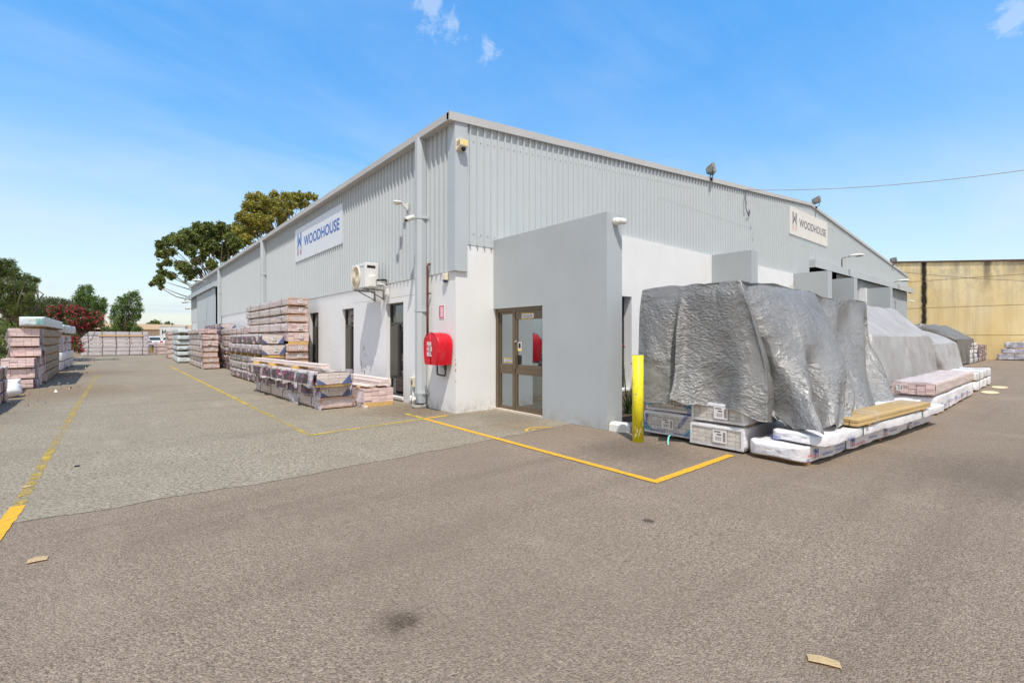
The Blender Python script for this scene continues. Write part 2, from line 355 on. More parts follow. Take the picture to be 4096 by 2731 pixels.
sky = n.node('ShaderNodeTexSky', sky_type='NISHITA', sun_disc=False, sun_elevation=math.asin(SUN.z), sun_rotation=math.atan2(SUN.x, SUN.y), altitude=10, air_density=1.2, dust_density=.6, ozone_density=2.4)
X_, Y_, Z_ = n.xyz(gen)
up = n.math('MAXIMUM', Z_, .03)
px = n.math('DIVIDE', X_, n.math('ADD', up, .12)); py = n.math('DIVIDE', Y_, n.math('ADD', up, .12))
cv = n.node('ShaderNodeCombineXYZ', i_0=px, i_1=py, i_2=0.).outputs[0]
rot = n.node('ShaderNodeMapping', i_Vector=cv, i_Rotation=(0, 0, R(25)), i_Scale=(.38, 1.05, 1)).outputs[0]
c1 = n.noise(1.1, 8, vec=rot, rough=.6, dist=.5); c2 = n.noise(.5, 6, vec=cv, rough=.6)
wisp = n.math('MULTIPLY', n.rng(c1, .40, .78, 0, .9), n.rng(c2, .36, .60))
low = n.rng(Z_, .0, .34, .8, .0)
cl = n.math('ADD', n.math('MULTIPLY', wisp, .55), n.math('MULTIPLY', low, n.rng(c1, .3, .7, .6, 1.)), clamp=True)
def puff(d, rad):
    q = n.node('ShaderNodeVectorMath', operation='DISTANCE', i_0=gen, i_1=Vector(d).normalized()).outputs['Value']
    s = n.math('SUBTRACT', n.noise(26, 6, vec=gen, rough=.68, dist=.4), .5)
    return n.rng(n.math('ADD', q, n.math('MULTIPLY', s, rad * 5)), rad * .1, rad, .42, 0)
fw = Vector((math.sin(R(40)), math.cos(R(40)), 0)); rg = Vector((fw.y, -fw.x, 0))
def pdir(x, y): return fw + rg * (x - 2048) / 1900 + Vector((0, 0, 1)) * (1350 - y) / 1900
for x_, y_, r_ in ((1725, 30, .034), (1800, 95, .03), (1690, 105, .02), (1940, 195, .024), (4050, 70, .022)):
    cl = n.math('MAXIMUM', cl, puff(pdir(x_, y_), r_))
deep = n.node('ShaderNodeHueSaturation', i_Color=sky.outputs[0], i_Hue=.497, i_Saturation=n.rng(Z_, .05, .5, 1.10, 1.36), i_Value=n.rng(Z_, .02, .55, 1.3, 2.2)).outputs[0]
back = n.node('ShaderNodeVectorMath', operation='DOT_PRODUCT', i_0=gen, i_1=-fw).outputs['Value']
added_cloud = n.math('MULTIPLY', n.rng(back, -.15, .45, 0, .85), n.rng(n.noise(1.6, 6, vec=cv, rough=.6), .25, .55, .55, 1.))  # unseen pale cloud added behind the camera to neutralise ambient light on walls
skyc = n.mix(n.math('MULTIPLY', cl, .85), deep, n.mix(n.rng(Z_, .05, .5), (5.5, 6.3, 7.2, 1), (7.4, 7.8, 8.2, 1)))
skyc = n.mix(added_cloud, skyc, (6.6, 6.5, 6.35, 1))
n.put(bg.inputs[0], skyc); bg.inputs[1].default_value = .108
sc.view_settings.view_transform = 'Standard'; sc.view_settings.look = 'None'; sc.view_settings.exposure = .25
sc.cycles.max_bounces = 8; sc.cycles.transparent_max_bounces = 24; sc.cycles.sample_clamp_indirect = 6

# ---------------------------------------------------------------- ground
def sheet(name, pts, z, m, ragged=0., step=.12):
    P = []
    for a, b in zip(pts, pts[1:] + pts[:1]):
        a = Vector((a[0], a[1], z)); b = Vector((b[0], b[1], z)); L = (b - a).length; k = max(1, int(L / step)) if ragged else 1
        nr = Vector((-(b - a).y, (b - a).x, 0)).normalized()
        for i in range(k):
            p = a.lerp(b, i / k); P.append(p + nr * (fb(p, 2.2) * ragged * 1.6 + fb(p, 14) * ragged * .6 if ragged and i else 0))
    g = G(); g.face(P); bmesh.ops.triangulate(g.bm, faces=g.bm.faces[:])
    return tag(g.build(name, m), kind='structure')
sheet('ground', [(-900, -900), (900, -900), (900, 900), (-900, 900)], -.012, M['soil'])
sheet('dark_asphalt_yard', [(-30, -40), (60, -40), (60, -2.0), (1.3, -2.0), (-30, -2.0)], -.004, M['dark_asphalt'])
sheet('light_asphalt_lane', [(-9.2, -2.32), (-5.8, -2.36), (-3.6, -2.49), (-1.9, -2.4), (1.0, -2.24), (1.0, .3), (0.1, .3), (.1, 46), (-7.3, 44), (-7.5, 26), (-8.3, 12), (-9.2, 6)], 0., M['light_asphalt'], .035)
def line(name, a, b, wd, m, z=.004):
    a = Vector((*a, z)); b = Vector((*b, z)); s = Vector((-(b - a).y, (b - a).x, 0)).normalized() * wd / 2
    g = G(); k = max(2, int((b - a).length / .06)); q = []
    for i in range(k + 1):
        p = a.lerp(b, i / k); q.append((g.bm.verts.new(p - s * (1 + fb(p, 9) * .18)), g.bm.verts.new(p + s * (1 + fb(p + s, 9) * .18))))
    for u, v in zip(q, q[1:]): g.bm.faces.new((u[0], v[0], v[1], u[1]))
    return tag(g.build(name, m), kind='structure')
line('line_marking', (-.78, -.1), (-.85, -5.115), .092, M['line_new'])
line('line_marking', (-.806, -5.07), (.87, -5.05), .092, M['line_new'])
line('line_marking', (-.735, -.12), (-.24, -.09), .09, M['line_new'])
line('old_line_marking', (-.77, -.05), (-.77, .6), .09, M['line_old'])
line('old_line_marking', (-2.86, -.31), (-.82, -.13), .08, M['line_old'])
line('old_line_marking', (-2.87, -.36), (-2.88, 4.), .085, M['line_worn'])
line('old_line_marking', (-2.88, 4.), (-2.93, 23), .09, M['line_old'])
line('line_marking', (-5.875, -2.95), (-5.828, -1.83), .1, M['line_new'])
line('faint_line_marking', (-5.828, -1.83), (-5.79, 6.0), .085, M['line_faint'])
line('old_line_marking', (-5.79, 6.0), (-5.66, 17.5), .085, M['line_worn'])
g = G()
for r_, a0, a1 in ((.30, 15, 165), (.17, 20, 160)):
    pts = [(math.cos(R(a)) * r_, math.sin(R(a)) * r_ * .9) for a in range(a0, a1 + 1, 6)]
    for (xa, ya), (xb, yb) in zip(pts, pts[1:]):
        k = .84; g.face([(xa, ya, .004), (xb, yb, .004), (xb * k, yb * k, .004), (xa * k, ya * k, .004)])
tag(g.build('painted_marking', M['line_new'], loc=(.15, -2.32, .001)), kind='structure')

# garden strip and painted kerb behind the bollard
sheet('garden_bed', [(1.34, -3.2), (30, -3.2), (30, -.08), (1.34, -.08)], .05, M['mulch'])
path = [Vector(p) for p in ((.98, -3.02, 0), (.99, -3.2, 0), (1.08, -3.34, 0), (1.25, -3.42, 0), (1.6, -3.45, 0), (2.4, -3.46, 0), (4, -3.46, 0), (8, -3.46, 0), (20, -3.46, 0))]
g = G(); V = []
for i, p in enumerate(path):
    d = (path[min(i+1, len(path)-1)] - path[max(i-1, 0)]).normalized(); s = Vector((-d.y, d.x, 0))
    V.append([g.bm.verts.new(p + s * a + Vector((0, 0, z))) for a, z in ((-.02, -.02), (-.005, .10), (.03, .135), (.15, .135), (.15, -.02))])
for i, (a, b) in enumerate(zip(V, V[1:])):
    for k in range(4):
        f = g.bm.faces.new((a[k], b[k], b[k+1], a[k+1])); f.material_index = (0, 0, 1, 1, 0, 1, 0, 1)[i]; f.smooth = False
g.bm.faces.new(V[0][::-1])
tag(g.build('kerb', [M['kerb_white'], M['kerb_grey']]), kind='structure')

# ---------------------------------------------------------------- the warehouse
PITCH = .18
bld = thing('warehouse', 'long grey ribbed metal warehouse with white rendered base and low gable roof', 'warehouse', (0, 0, 0))
def ribs(name, axis, u0, u1, z0, ztop, off=0., parent=bld, m='cladding', screws=()):
    """ribbed sheet on the plane axis=0, standing out to the negative side; pans at -.012, ribs at -.045"""
    g = G(); U = []; u = math.floor(u0 / PITCH) * PITCH
    while u < u1 + PITCH:
        for du, d in ((0, .008), (.129, .008), (.134, .048), (.158, .048), (.179, .008)):
            if u0 <= u + du <= u1: U.append((u + du, d + off))
        u += PITCH
    U = [(u0, .012 + off)] + U + [(u1, .012 + off)]
    P = lambda u, d, z: ((-d, u, z) if axis == 'x' else (u, -d, z))
    fz = z0 if callable(z0) else (lambda u: z0)
    cols = [(g.bm.verts.new(P(u, d, fz(u))), g.bm.verts.new(P(u, d, ztop(u)))) for u, d in U]
    for a, b in zip(cols, cols[1:]):
        q = (b[0], a[0], a[1], b[1]) if axis == 'x' else (a[0], b[0], b[1], a[1])
        if (a[0].co - b[0].co).length > 1e-6: g.bm.faces.new(q)
    for (zs, ua, ub) in screws:
        u = math.ceil(ua / PITCH) * PITCH + .064
        while u < ub:
            c = Vector(P(u, .016 + off, zs(u) if callable(zs) else zs)); k = .013
            k = .007; g.box(c.x - k, c.x + k, c.y - k, c.y + k, c.z - k, c.z + k, 1); u += PITCH
    return g.build(name, [M[m], M['greysteel']], parent)
def roofz(x): return 5.80 + .0905 * (x - .22) if x < 19.2 else 7.515 - .0885 * (x - 19.2)
def holes(name, axis, u0, u1, z0, z1, hs, d0, d1, m, parent=bld):
    """solid wall slab between depths d0..d1 behind plane axis, with rectangular holes (ua,ub,za,zb)"""
    g = G(); cuts = sorted({u0, u1, *[h[0] for h in hs], *[h[1] for h in hs]})
    bx = (lambda a, b, c, d: g.box(d0, d1, a, b, c, d)) if axis == 'x' else (lambda a, b, c, d: g.box(a, b, d0, d1, c, d))
    for a, b in zip(cuts, cuts[1:]):
        h = [q for q in hs if q[0] <= a and q[1] >= b]
        if not h: bx(a, b, z0, z1)
        else:
            if h[0][2] > z0: bx(a, b, z0, h[0][2])
            if h[0][3] < z1: bx(a, b, h[0][3], z1)
    return g.build(name, m, parent)
WINS = [(2.21, 3.11), (5.20, 6.09), (8.20, 9.12)]
SILL, HEAD = .09, 2.335
# white base: side wall with windows, short return at the corner, taller stretch behind the garden
holes('side_wall', 'x', 0, 27.3, 0, 2.86, [(a, b, SILL, HEAD) for a, b in WINS], 0, .22, M['white_render'])
holes('corner_wall', 'y', .22, 1.0, 0, 3.42, [], 0, .22, M['white_render'])
holes('garden_wall', 'y', 1.0, 3.6, 0, 3.42, [], .001, .22, M['white_render'])
holes('garden_wall', 'y', 3.6, 17.06, 0, 4.22, [(4.0, 5.63, .12, 2.61)], -.09, .22, M['white_render'])
holes('far_side_wall', 'x', 35.9, 41.2, 0, 2.78, [], 0, .2, M['white_render'])
holes('end_wall', 'y', 0, 38.45, 0, 5.7, [], 41.0, 41.2, M['flashing']); holes('rear_wall', 'x', 0, 41.2, 0, 5.7, [], 38.2, 38.4, M['flashing'])
ribs('side_cladding', 'x', .2, 27.3, 2.82, lambda u: 5.79)
ribs('side_cladding', 'x', 27.3, 41.2, 4.9, lambda u: 5.79)
ribs('side_cladding', 'x', 36.4, 41.2, 2.78, lambda u: 4.9)
def lap(u): return 5.59
ribs('gable_cladding', 'y', .24, 1.0, 3.37, roofz, screws=[(3.6, .2, 1.0), (lambda u: roofz(u) - .35, .2, 1.)])
ribs('gable_cladding', 'y', 1.0, 17.06, 3.45, roofz, screws=[(5.59, 6.9, 17), (lambda u: roofz(u) - .35, 1., 9.)])
ribs('gable_cladding', 'y', 17.06, 19.1, 0., roofz, screws=[(5.59, 17, 19.)])
ribs('gable_cladding', 'y', 19.1, 38.45, 5.0, roofz, screws=[(5.59, 19.2, 36)])
g = G(); g.box(-.052, 0., -.052, .205, 2.82, 5.8); g.box(0., .245, -.052, 0., 2.815, 5.84); g.build('corner_flashing', M['flashing'], bld)
# eaves gutter with a deep soffit, fascia line along the gable, roof
g = G(); g.box(-.2, -.185, -.055, 41.3, 5.735, 5.875); g.box(-.185, 0.03, -.055, 41.3, 5.735, 5.748); g.box(-.185, .05, -.055, 41.3, 5.845, 5.86)
for y in np.arange(5.9, 41, 6.0): g.box(-.204, -.2, y, y + .05, 5.733, 5.877)
g.build('gutter', M['gutter'], bld)
g = G()
for a, b in ((-.2, 19.2), (19.2, 38.52)):
    za, zb = (5.76 + .0905 * (a - .22) if a < 1 else roofz(a)), roofz(b)
    g.prism([(a, -.085, za + .0), (b, -.085, zb), (b, -.085, zb + .13), (a, -.085, za + .13 if a > 1 else 5.885)], (0, .10, 0))
    for k in np.arange(a + 2.2, b, 2.42): g.box(k, k + .04, -.089, -.08, roofz(k) - .003, roofz(k) + .133)
g.build('fascia', M['gutter'], bld)
g = G()
g.prism([(-.1, 0.01, 5.87), (19.2, .01, 7.63), (19.2, .01, 7.56), (-.1, .01, 5.80)], (0, 41.2, 0)); g.prism([(19.2, 0.01, 7.63), (38.5, .01, 5.93), (38.5, .01, 5.86), (19.2, .01, 7.56)], (0, 41.2, 0))
g.build('roof', M['roof'], bld)
# downpipes on the long side
def downpipe(y, foot):
    g = G(); pr = [(.0, y - .1), (-.11, y - .1), (-.19, y - .05), (-.19, y + .05), (-.11, y + .1), (.0, y + .1)]
    pr = [(x - .05, v) for x, v in pr] if False else pr
    g.prism([(x - .046, v, .28) for x, v in pr], (0, 0, 5.47))
    if foot:
        a = [g.bm.verts.new((x - .046, v, .28)) for x, v in pr]; b = [g.bm.verts.new(((x + .09) * .75 - .12, y + (v - y) * .75, .10)) for x, v in pr]
        for i in range(6): g.bm.faces.new((a[i], b[i], b[(i+1) % 6], a[(i+1) % 6]))
    o = g.build('downpipe', M['flashing'], bld)
    for z in ((4.03, 2.05, .30) if foot else (4.25, 2.05)):
        s = G(); s.prism([(-.03, y - .17, z), (-.165, y - .105, z), (-.24, y - .06, z), (-.24, y + .06, z), (-.165, y + .107, z), (-.03, y + .107, z)], (0, 0, .045)); s.build('bracket', M['flashing'], o)
    return o
g = G()
for (y, z, a, b) in ((4.48, 1.22, .03, .07), (4.42, 1.05, .02, .03), (4.33, 1.01, .018, .02), (4.58, 1.14, .012, .025), (4.66, .72, .018, .2), (4.36, .72, .02, .05), (4.28, .68, .018, .03), (4.46, .60, .035, .05), (4.44, .54, .022, .05), (4.45, .40, .025, .075), (4.52, .30, .018, .025), (5.05, 1.75, .016, .016), (7.2, 1.35, .014, .02), (7.18, 1.12, .014, .03), (7.0, .95, .012, .012), (3.45, .55, .012, .012), (3.46, .3, .012, .016)):
    P = [(-.0015, y + math.cos(t) * a * (1 + .25 * math.sin(3 * t + y * 9)), z + math.sin(t) * b * (1 + .2 * math.cos(2 * t + z * 9))) for t in np.linspace(0, 6.283, 11)[:-1]]; g.face(P[::-1])
for z, y0, y1 in ((2.46, 3.15, 5.2), (2.46, 1.6, 2.9)): g.box(-.0012, 0, y0, y1, z, z + .006)
for z, k in ((.95, .035), (.83, .05), (.62, .02), (1.05, .02)): g.box(-.0015, .012, -.0015, .012, z, z + k)
g.build('wall_chips', plain('exposed_plaster', lin(160, 134, 96), .9, var=.4, vs=40.), bld)  # chips showing bare plaster, plus thin scored joint lines on the white wall
downpipe(1.17, True); downpipe(15.15, False); downpipe(26.4, False)
g = G(); g.cyl((-.16, 1.17, -.01), (-.16, 1.17, .075), .16, 20); g.cyl((-.16, 1.17, .075), (-.16, 1.17, .08), .12, 20, 1)
tag(g.build('drain_collar', [M['concrete'], M['black']]), 'round concrete drain collar under the corner downpipe', 'drain')
# windows: bronze frames, toplight over a pair of panes
def window(a, b, z0, z1, axis='x', dep=.12, mull=None, tr=1.84, lowtr=.53):
    fr = G(); P = (lambda u0, u1, d0, d1, c0, c1, m=0: fr.box(d0, d1, u0, u1, c0, c1, m)) if axis == 'x' else (lambda u0, u1, d0, d1, c0, c1, m=0: fr.box(u0, u1, d0, d1, c0, c1, m))
    D0, D1 = dep - .02, dep + .04
    for q in ((a, a + .05, z0, z1), (b - .05, b, z0, z1), (a + .05, b - .05, z0, z0 + .05), (a + .05, b - .05, z1 - .05, z1), (a + .05, b - .05, tr - .03, tr + .03), (a + .05, b - .05, lowtr - .03, lowtr + .03)): P(q[0], q[1], D0, D1, q[2], q[3])
    for mu in (mull or []): P(mu - .025, mu + .025, D0 - .005, D1, lowtr + .03, tr - .03)
    f = fr.build('window', M['dbronze'], bld)
    def sub(nm, m, u0, u1, d0, d1, c0, c1):
        g = G(); (g.box(d0, d1, u0, u1, c0, c1) if axis == 'x' else g.box(u0, u1, d0, d1, c0, c1)); return g.build(nm, m, f)
    sub('pane', M['glass'], a + .05, b - .05, D1 - .03, D1 - .02, tr + .03, z1 - .05); sub('pane', M['glass'], a + .05, b - .05, D1 - .03, D1 - .02, lowtr + .03, tr - .03); sub('pane', M['glass'], a + .05, b - .05, D1 - .03, D1 - .02, z0 + .05, lowtr - .03)
    sub('sill', M['white_render'], a - .0, b + .0, -.03 if axis == 'x' else -.11, D0, z0 - .05 + .002, z0 + .003)
    g = G(); (g.box(D1 + .05, D1 + .06, a, b, z0, z1) if axis == 'x' else g.box(a, b, D1 + .05, D1 + .06, z0, z1)); g.build('dark_backing', M['dark'], f)  # near-black sheet behind the glass stands in for the dark room
    return f
for a, b in WINS:
    f = window(a, b, SILL, HEAD, mull=[a + .43])
    g = G(); g.box(.085, .098, a + .47, b - .07, .57, 1.79); g.build('flyscreen', plain('flyscreen_mesh', lin(92, 88, 80), .8, var=.12, vs=2.), f)
window(4.0, 5.63, .12, 2.61, 'y', .18, [4.8], 1.84, .5)
g = G(); g.box(.094, .1, 2.235, 2.305, .60, .80, 0); g.box(.0915, .094, 2.24, 2.30, .605, .65, 1); g.box(.0915, .094, 2.255, 2.285, .67, .78, 2)
tag(g.build('sticker', [M['paper'], M['hazard_yellow'], M['ink_black']]), 'small white and yellow warning sticker on the window nearest the corner', 'sticker')
# entrance blade wall with glazed door
holes('entrance_wall', 'x', -3.0, -.002, 0, 3.54, [(-1.49, -.002, .02, 2.10)], .94, 1.335, M['grey_render'])
g = G(); g.box(1.33, 3.0, -1.7, -1.6, 0, 2.6); g.box(2.9, 3.0, -1.6, -.1, 0, 2.6); g.box(1.33, 3.0, -1.7, -.1, 2.6, 2.7); g.build('porch', M['grey_render'], bld)
g = G(); g.box(2.85, 2.89, -1.6, -.1, 0, 2.6); g.box(1.36, 2.85, -1.59, -1.57, 0, 2.6); g.box(1.36, 2.85, -.12, -.1, 0, 2.6); g.box(1.36, 2.85, -1.57, -.12, 2.56, 2.59); g.box(1.34, 2.85, -1.57, -.12, .0, .01); g.build('lobby', M['dark'], bld)
def door():
    Y0, Y1, T, MU = -1.49, -.004, 2.10, -.60
    fr = G()
    for q in ((Y0, Y0 + .03, .03, T), (Y1 - .08, Y1, .03, T), (Y0 + .03, Y1 - .08, T - .07, T), (MU - .03, MU + .03, .03, T - .07)): fr.box(1.0, 1.09, *q)
    f = fr.build('door_frame', M['bronze'], bld)
    g = G(); g.box(.93, 1.09, Y0, Y1, -.003, .032); g.build('threshold', plain('threshold_stone', lin(196, 184, 168), .8), f)
    def leafpart(nm, a, b, x):
        g = G()
        g.box(x, x + .045, a, a + .05, .035, T - .075); g.box(x, x + .045, b - .05, b, .035, T - .075)
        g.box(x, x + .045, a + .05, b - .05, T - .24 if nm == 'door' else T - .12, T - .075); g.box(x, x + .045, a + .05, b - .05, .035, .14 if nm == 'door' else .09)
        for k in range(5): g.box(x - (.004 if k % 2 else 0), x + .045, a + .05, b - .05, .76 + k * .04, .80 + k * .04)
        o = g.build(nm, M['bronze'], bld)
        for z0, z1 in ((.14 if nm == 'door' else .09, .76), (.96, T - .24 if nm == 'door' else T - .12)):
            h = G(); h.box(x + .02, x + .028, a + .05, b - .05, z0, z1); h.build('pane', M['doorglass'], o)
        return o
    d = leafpart('door', Y0 + .032, MU - .032, 1.01); s = leafpart('sidelight', MU + .032, Y1 - .082, 1.03)
    g = G(); g.box(.965, 1.01, MU - .08, MU - .035, .88, 1.14); g.build('pull_plate', M['bronze'], d)
    g = G(); g.box(1.026, 1.03, MU - .2, MU - .085, .965, 1.15); g.build('lock_backing', M['ink_black'], d)
    g = G(); g.cyl((.985, MU - .058, 1.42), (1.01, MU - .058, 1.42), .022, 12); g.build('lock', M['steel'], d)
    def hazard(nm, y0, y1, z0, z1, x, lab):
        g = G(); g.box(x - .004, x, y0, y1, z0, z1, 0); k = 8
        for i in range(k):
            for za, zb in ((z0, z0 + .018), (z1 - .018, z1)): g.box(x - .0055, x - .004, y0 + (y1 - y0) * i / k, y0 + (y1 - y0) * (i + .5) / k, za, zb, 1)
            for za, zb in ((z0, z0 + .018), (z1 - .018, z1)): g.box(x - .005, x - .0035, y0 + (y1 - y0) * (i + .5) / k, y0 + (y1 - y0) * (i + 1) / k, za, zb, 2)
        MX = Matrix.Translation((x - .0045, y1 - .02, z0 + .052)) @ Matrix.Rotation(R(-90), 4, 'Z') @ Matrix.Rotation(R(90), 4, 'X')
        text_into(g, 'NO EXCUSES', MX, y1 - y0 - .05, .03, 1, .01)
        text_into(g, 'WORKPLACE', Matrix.Translation((0, 0, -.03)) @ MX, y1 - y0 - .05, .022, 3, .01)
        tag(g.build('sticker', [M['paper'], M['ink_black'], M['hazard_yellow'], M['print_blue']]), lab, 'sticker')
    hazard('s', -1.18, -.83, 1.865, 1.985, 1.01, 'black and yellow edged NO EXCUSES sticker on top rail of glazed door')
    hazard('s', -.53, -.24, .985, 1.09, 1.045, 'black and yellow edged NO EXCUSES sticker low on the sidelight glass')
    g = G(); g.box(1.02, 1.026, MU - .205, MU - .095, 1.23, 1.41, 0); g.box(1.018, 1.0205, MU - .2, MU - .1, 1.235, 1.265, 1); g.box(1.018, 1.0205, MU - .185, MU - .115, 1.29, 1.39, 2)
    tag(g.build('sticker', [M['paper'], M['hazard_yellow'], M['ink_black']]), 'small white and yellow pictogram sticker on the door glass above the pull plate', 'sticker')
door()
# loading bay: fin walls, canopy, sliding door
for x0, x1, y in ((10.02, 10.48, -1.37), (17.08, 17.58, -1.36), (20.6, 21.1, -1.36), (26.9, 27.35, -1.4)):
    g = G(); g.box(x0, x1, y, -.03, 0, 4.225); g.build('fin_wall', M['panel_render'], bld)
g = G(); g.box(26.7, 26.9, -.35, -.03, 0, 4.25); g.build('fin_wall', M['white_render'], bld)
g = G(); g.box(19.05, 38.95, -.3, -.28, 4.68, 5.03); g.box(19.05, 38.95, -.28, -.05, 5.0, 5.03); g.box(19.05, 19.07, -.28, -.05, 4.68, 5.0); g.box(38.93, 38.95, -.28, 0, 4.68, 5.0)
for k in np.arange(21, 38, 2.4): g.box(k, k + .05, -.305, -.3, 4.68, 5.032)
g.build('canopy', M['flashing'], bld)
ribs('sliding_door', 'y', 22.9, 35.2, 0.05, lambda u: 4.72, off=.02, m='flashing'); ribs('sliding_door', 'y', 35.2, 38.4, .02, lambda u: 4.72, off=-.01, m='flashing')
g = G(); g.box(19.0, 38.3, .8, .85, 0, 5.2); g.box(19.0, 38.3, -.0, .8, 5.1, 5.2); g.box(19.0, 19.1, 0, .8, 0, 5.2); g.build('bay_recess', M['dark'], bld)
# side sliding door with bent canopy
g = G(); g.prism([(-.3, 27.35, 4.75), (-.3, 41.25, 4.75), (-.3, 41.25, 5.06), (-.3, 27.35, 5.06)], (.025, 0, 0)); g.box(-.275, -.045, 27.35, 41.25, 5.035, 5.06)
g.box(-.275, -.045, 27.35, 27.37, 4.75, 5.035)
T_ = Matrix.Translation((-.32, 41.2, 4.76)) @ Matrix.Rotation(R(-1), 4, 'X')
g.box(0, .02, 0, 2.4, 0, .3, 0, T_)
g.build('canopy', M['flashing'], bld)
g = G(); g.box(-.16, -.12, 27.85, 36.4, .05, 4.8); g.box(-.165, -.16, 27.85, 29.0, .05, 4.8)
for k in np.arange(28.2, 36.3, .36): g.box(-.168, -.16, k, k + .03, .05, 4.8)
g.build('sliding_door', M['cladding'], bld)
g = G(); g.box(.1, .15, 27.3, 36, 0, 4.9); g.build('doorway', M['dark'], bld)
# ---------------------------------------------------------------- signs and fixtures
def logo_sign(name, M4, back, ink, ink2, label):
    """4.72 x 1.18 m board in local xy, +z towards the viewer"""
    root = thing(name, label, 'sign'); root.matrix_world = M4
    g = G(); g.box(0, 2.36 - .002, 0, 1.18, -.03, 0); g.box(2.36 + .002, 4.72, 0, 1.18, -.03, 0); g.box(2.3, 2.42, 0.01, 1.17, -.028, -.002)
    for x in np.linspace(.06, 4.66, 9):
        for y in (.04, 1.14): g.box(x - .012, x + .012, y - .012, y + .012, 0, .004, 1)
    g.build('board', [back, M['greysteel']], root)
    g = G()
    def mirror(p, m):
        g.face([(x, y, .003) for x, y in p], m); g.face([(1.07 - x, y, .003) for x, y in p][::-1], m)
    mirror([(.30, .64), (.43, .78), (.43, .98), (.30, .98)], 0)
    g.face([(.30, .40), (.535, .66), (.77, .40), (.77, .58), (.535, .84), (.30, .58)], 0)
    mirror([(.30, .21), (.43, .21), (.43, .485), (.30, .345)], 1)
    g.build('emblem', [ink, ink2], root)
    g = G(); text_into(g, 'WOODHOUSE', Matrix(), 3.42, .36, 0, .022, .003)
    g.build('lettering', [ink], root, loc=(1.06, .44, 0)); return root
MX = Matrix(((0, 0, -1, -.05), (-1, 0, 0, 10.64), (0, 1, 0, 4.255), (0, 0, 0, 1)))
logo_sign('wall_sign', MX, M['sign_white'], M['ink_blue'], M['ink_red'], 'white board sign with blue WOODHOUSE lettering on the long side of the warehouse')
MX = Matrix(((1, 0, 0, 16.77), (0, 0, -1, -.05), (0, 1, 0, 5.91), (0, 0, 0, 1)))
logo_sign('wall_sign', MX, M['sign_cream'], M['ink_grey'], M['ink_pink'], 'sun faded cream board sign with grey WOODHOUSE lettering high on the gable')

# air conditioner on brackets
ac = thing('air_conditioner', 'cream outdoor air conditioner on steel brackets above the wall windows', 'air conditioner', (-.58, 3.44, 2.70))
W2, HH, DD = .425, .60, .33
g = G(); g.box(0, DD, -W2, W2, 0, HH); g.build('casing', M['white_plastic'], ac, bevel=.018)
g = G()
cy, cz, r0 = .14, .29, .262
g.tube([(-.012, cy + math.cos(a) * r0, cz + math.sin(a) * r0) for a in np.linspace(0, 2 * math.pi, 41)], .014, 6, 0, False)
for k in range(4): g.tube([(-.016, cy + math.cos(a) * r0 * (.25 + .2 * k), cz + math.sin(a) * r0 * (.25 + .2 * k)) for a in np.linspace(0, 2 * math.pi, 33)], .004, 5, 0, False)
for k in range(22):
    a0 = 2 * math.pi * k / 22; g.tube([(-.018, cy + math.cos(a0 + s * 1.1) * r0 * (.16 + .84 * s), cz + math.sin(a0 + s * 1.1) * r0 * (.16 + .84 * s)) for s in np.linspace(0, 1, 7)], .0065, 5, 0)
g.cyl((-.026, cy, cz), (-.006, cy, cz), .05, 20, 0)
fan = g.build('fan_guard', M['cream_plastic'], ac)
g = G(); g.cyl((-.004, cy, cz), (-.0005, cy, cz), .25, 32); g.build('fan_recess_shade', plain('fan_recess_shade', lin(126, 116, 98), .6), fan)  # flat darker disc paints in the shade behind the fan guard
g = G(); g.box(.04, .25, -W2 - .004, -W2 + .0, .47, .53, 0); g.build('grip', M['black'], ac)
g = G(); g.prism([(.08, -W2 - .07, .02), (.24, -W2 - .07, .02), (.24, -W2 - .07, .30), (.08, -W2 - .07, .26)], (0, .075, 0)); g.build('valve_cover', M['white_plastic'], ac, bevel=.012)
g = G(); text_into(g, 'Panasonic', Matrix.Translation((-.002, -.13, .50)) @ Matrix.Rotation(R(-90), 4, 'Z') @ Matrix.Rotation(R(90), 4, 'X'), .2, .035, 0, .02); g.build('lettering', M['print_blue'], ac)
for y in (-.3, .22):
    g = G(); g.box(-.03, .535, y - .02, y + .02, -.05, -.012); g.box(.5, .535, y - .02, y + .02, -.28, -.05); g.tube([(.08, y, -.04), (.52, y, -.25)], .013, 6); g.build('bracket', M['greysteel'], ac)
g = G(); g.tube([(.27, -W2 - .03, .18), (.4, -W2 - .08, .2), (.5, -W2 - .06, .2), (.56, -W2 + .05, .2)], .022, 8, 0); g.tube([(.27, -W2 - .03, .13), (.42, -W2 - .06, .16), (.56, -W2 + .06, .18)], .02, 8, 1); g.tube([(.25, -W2 - .03, .1), (.4, -W2 - .1, .09), (.5, -W2 - .1, .02), (.52, -W2 - .1, -.02)], .016, 8, 1)
g.build('pipes', [M['black'], M['white_plastic']], ac)
g = G(); g.box(.47, .535, -W2 - .15, -W2 - .03, -.16, -.02); g.build('isolator_box', M['white_plastic'], ac, bevel=.01)

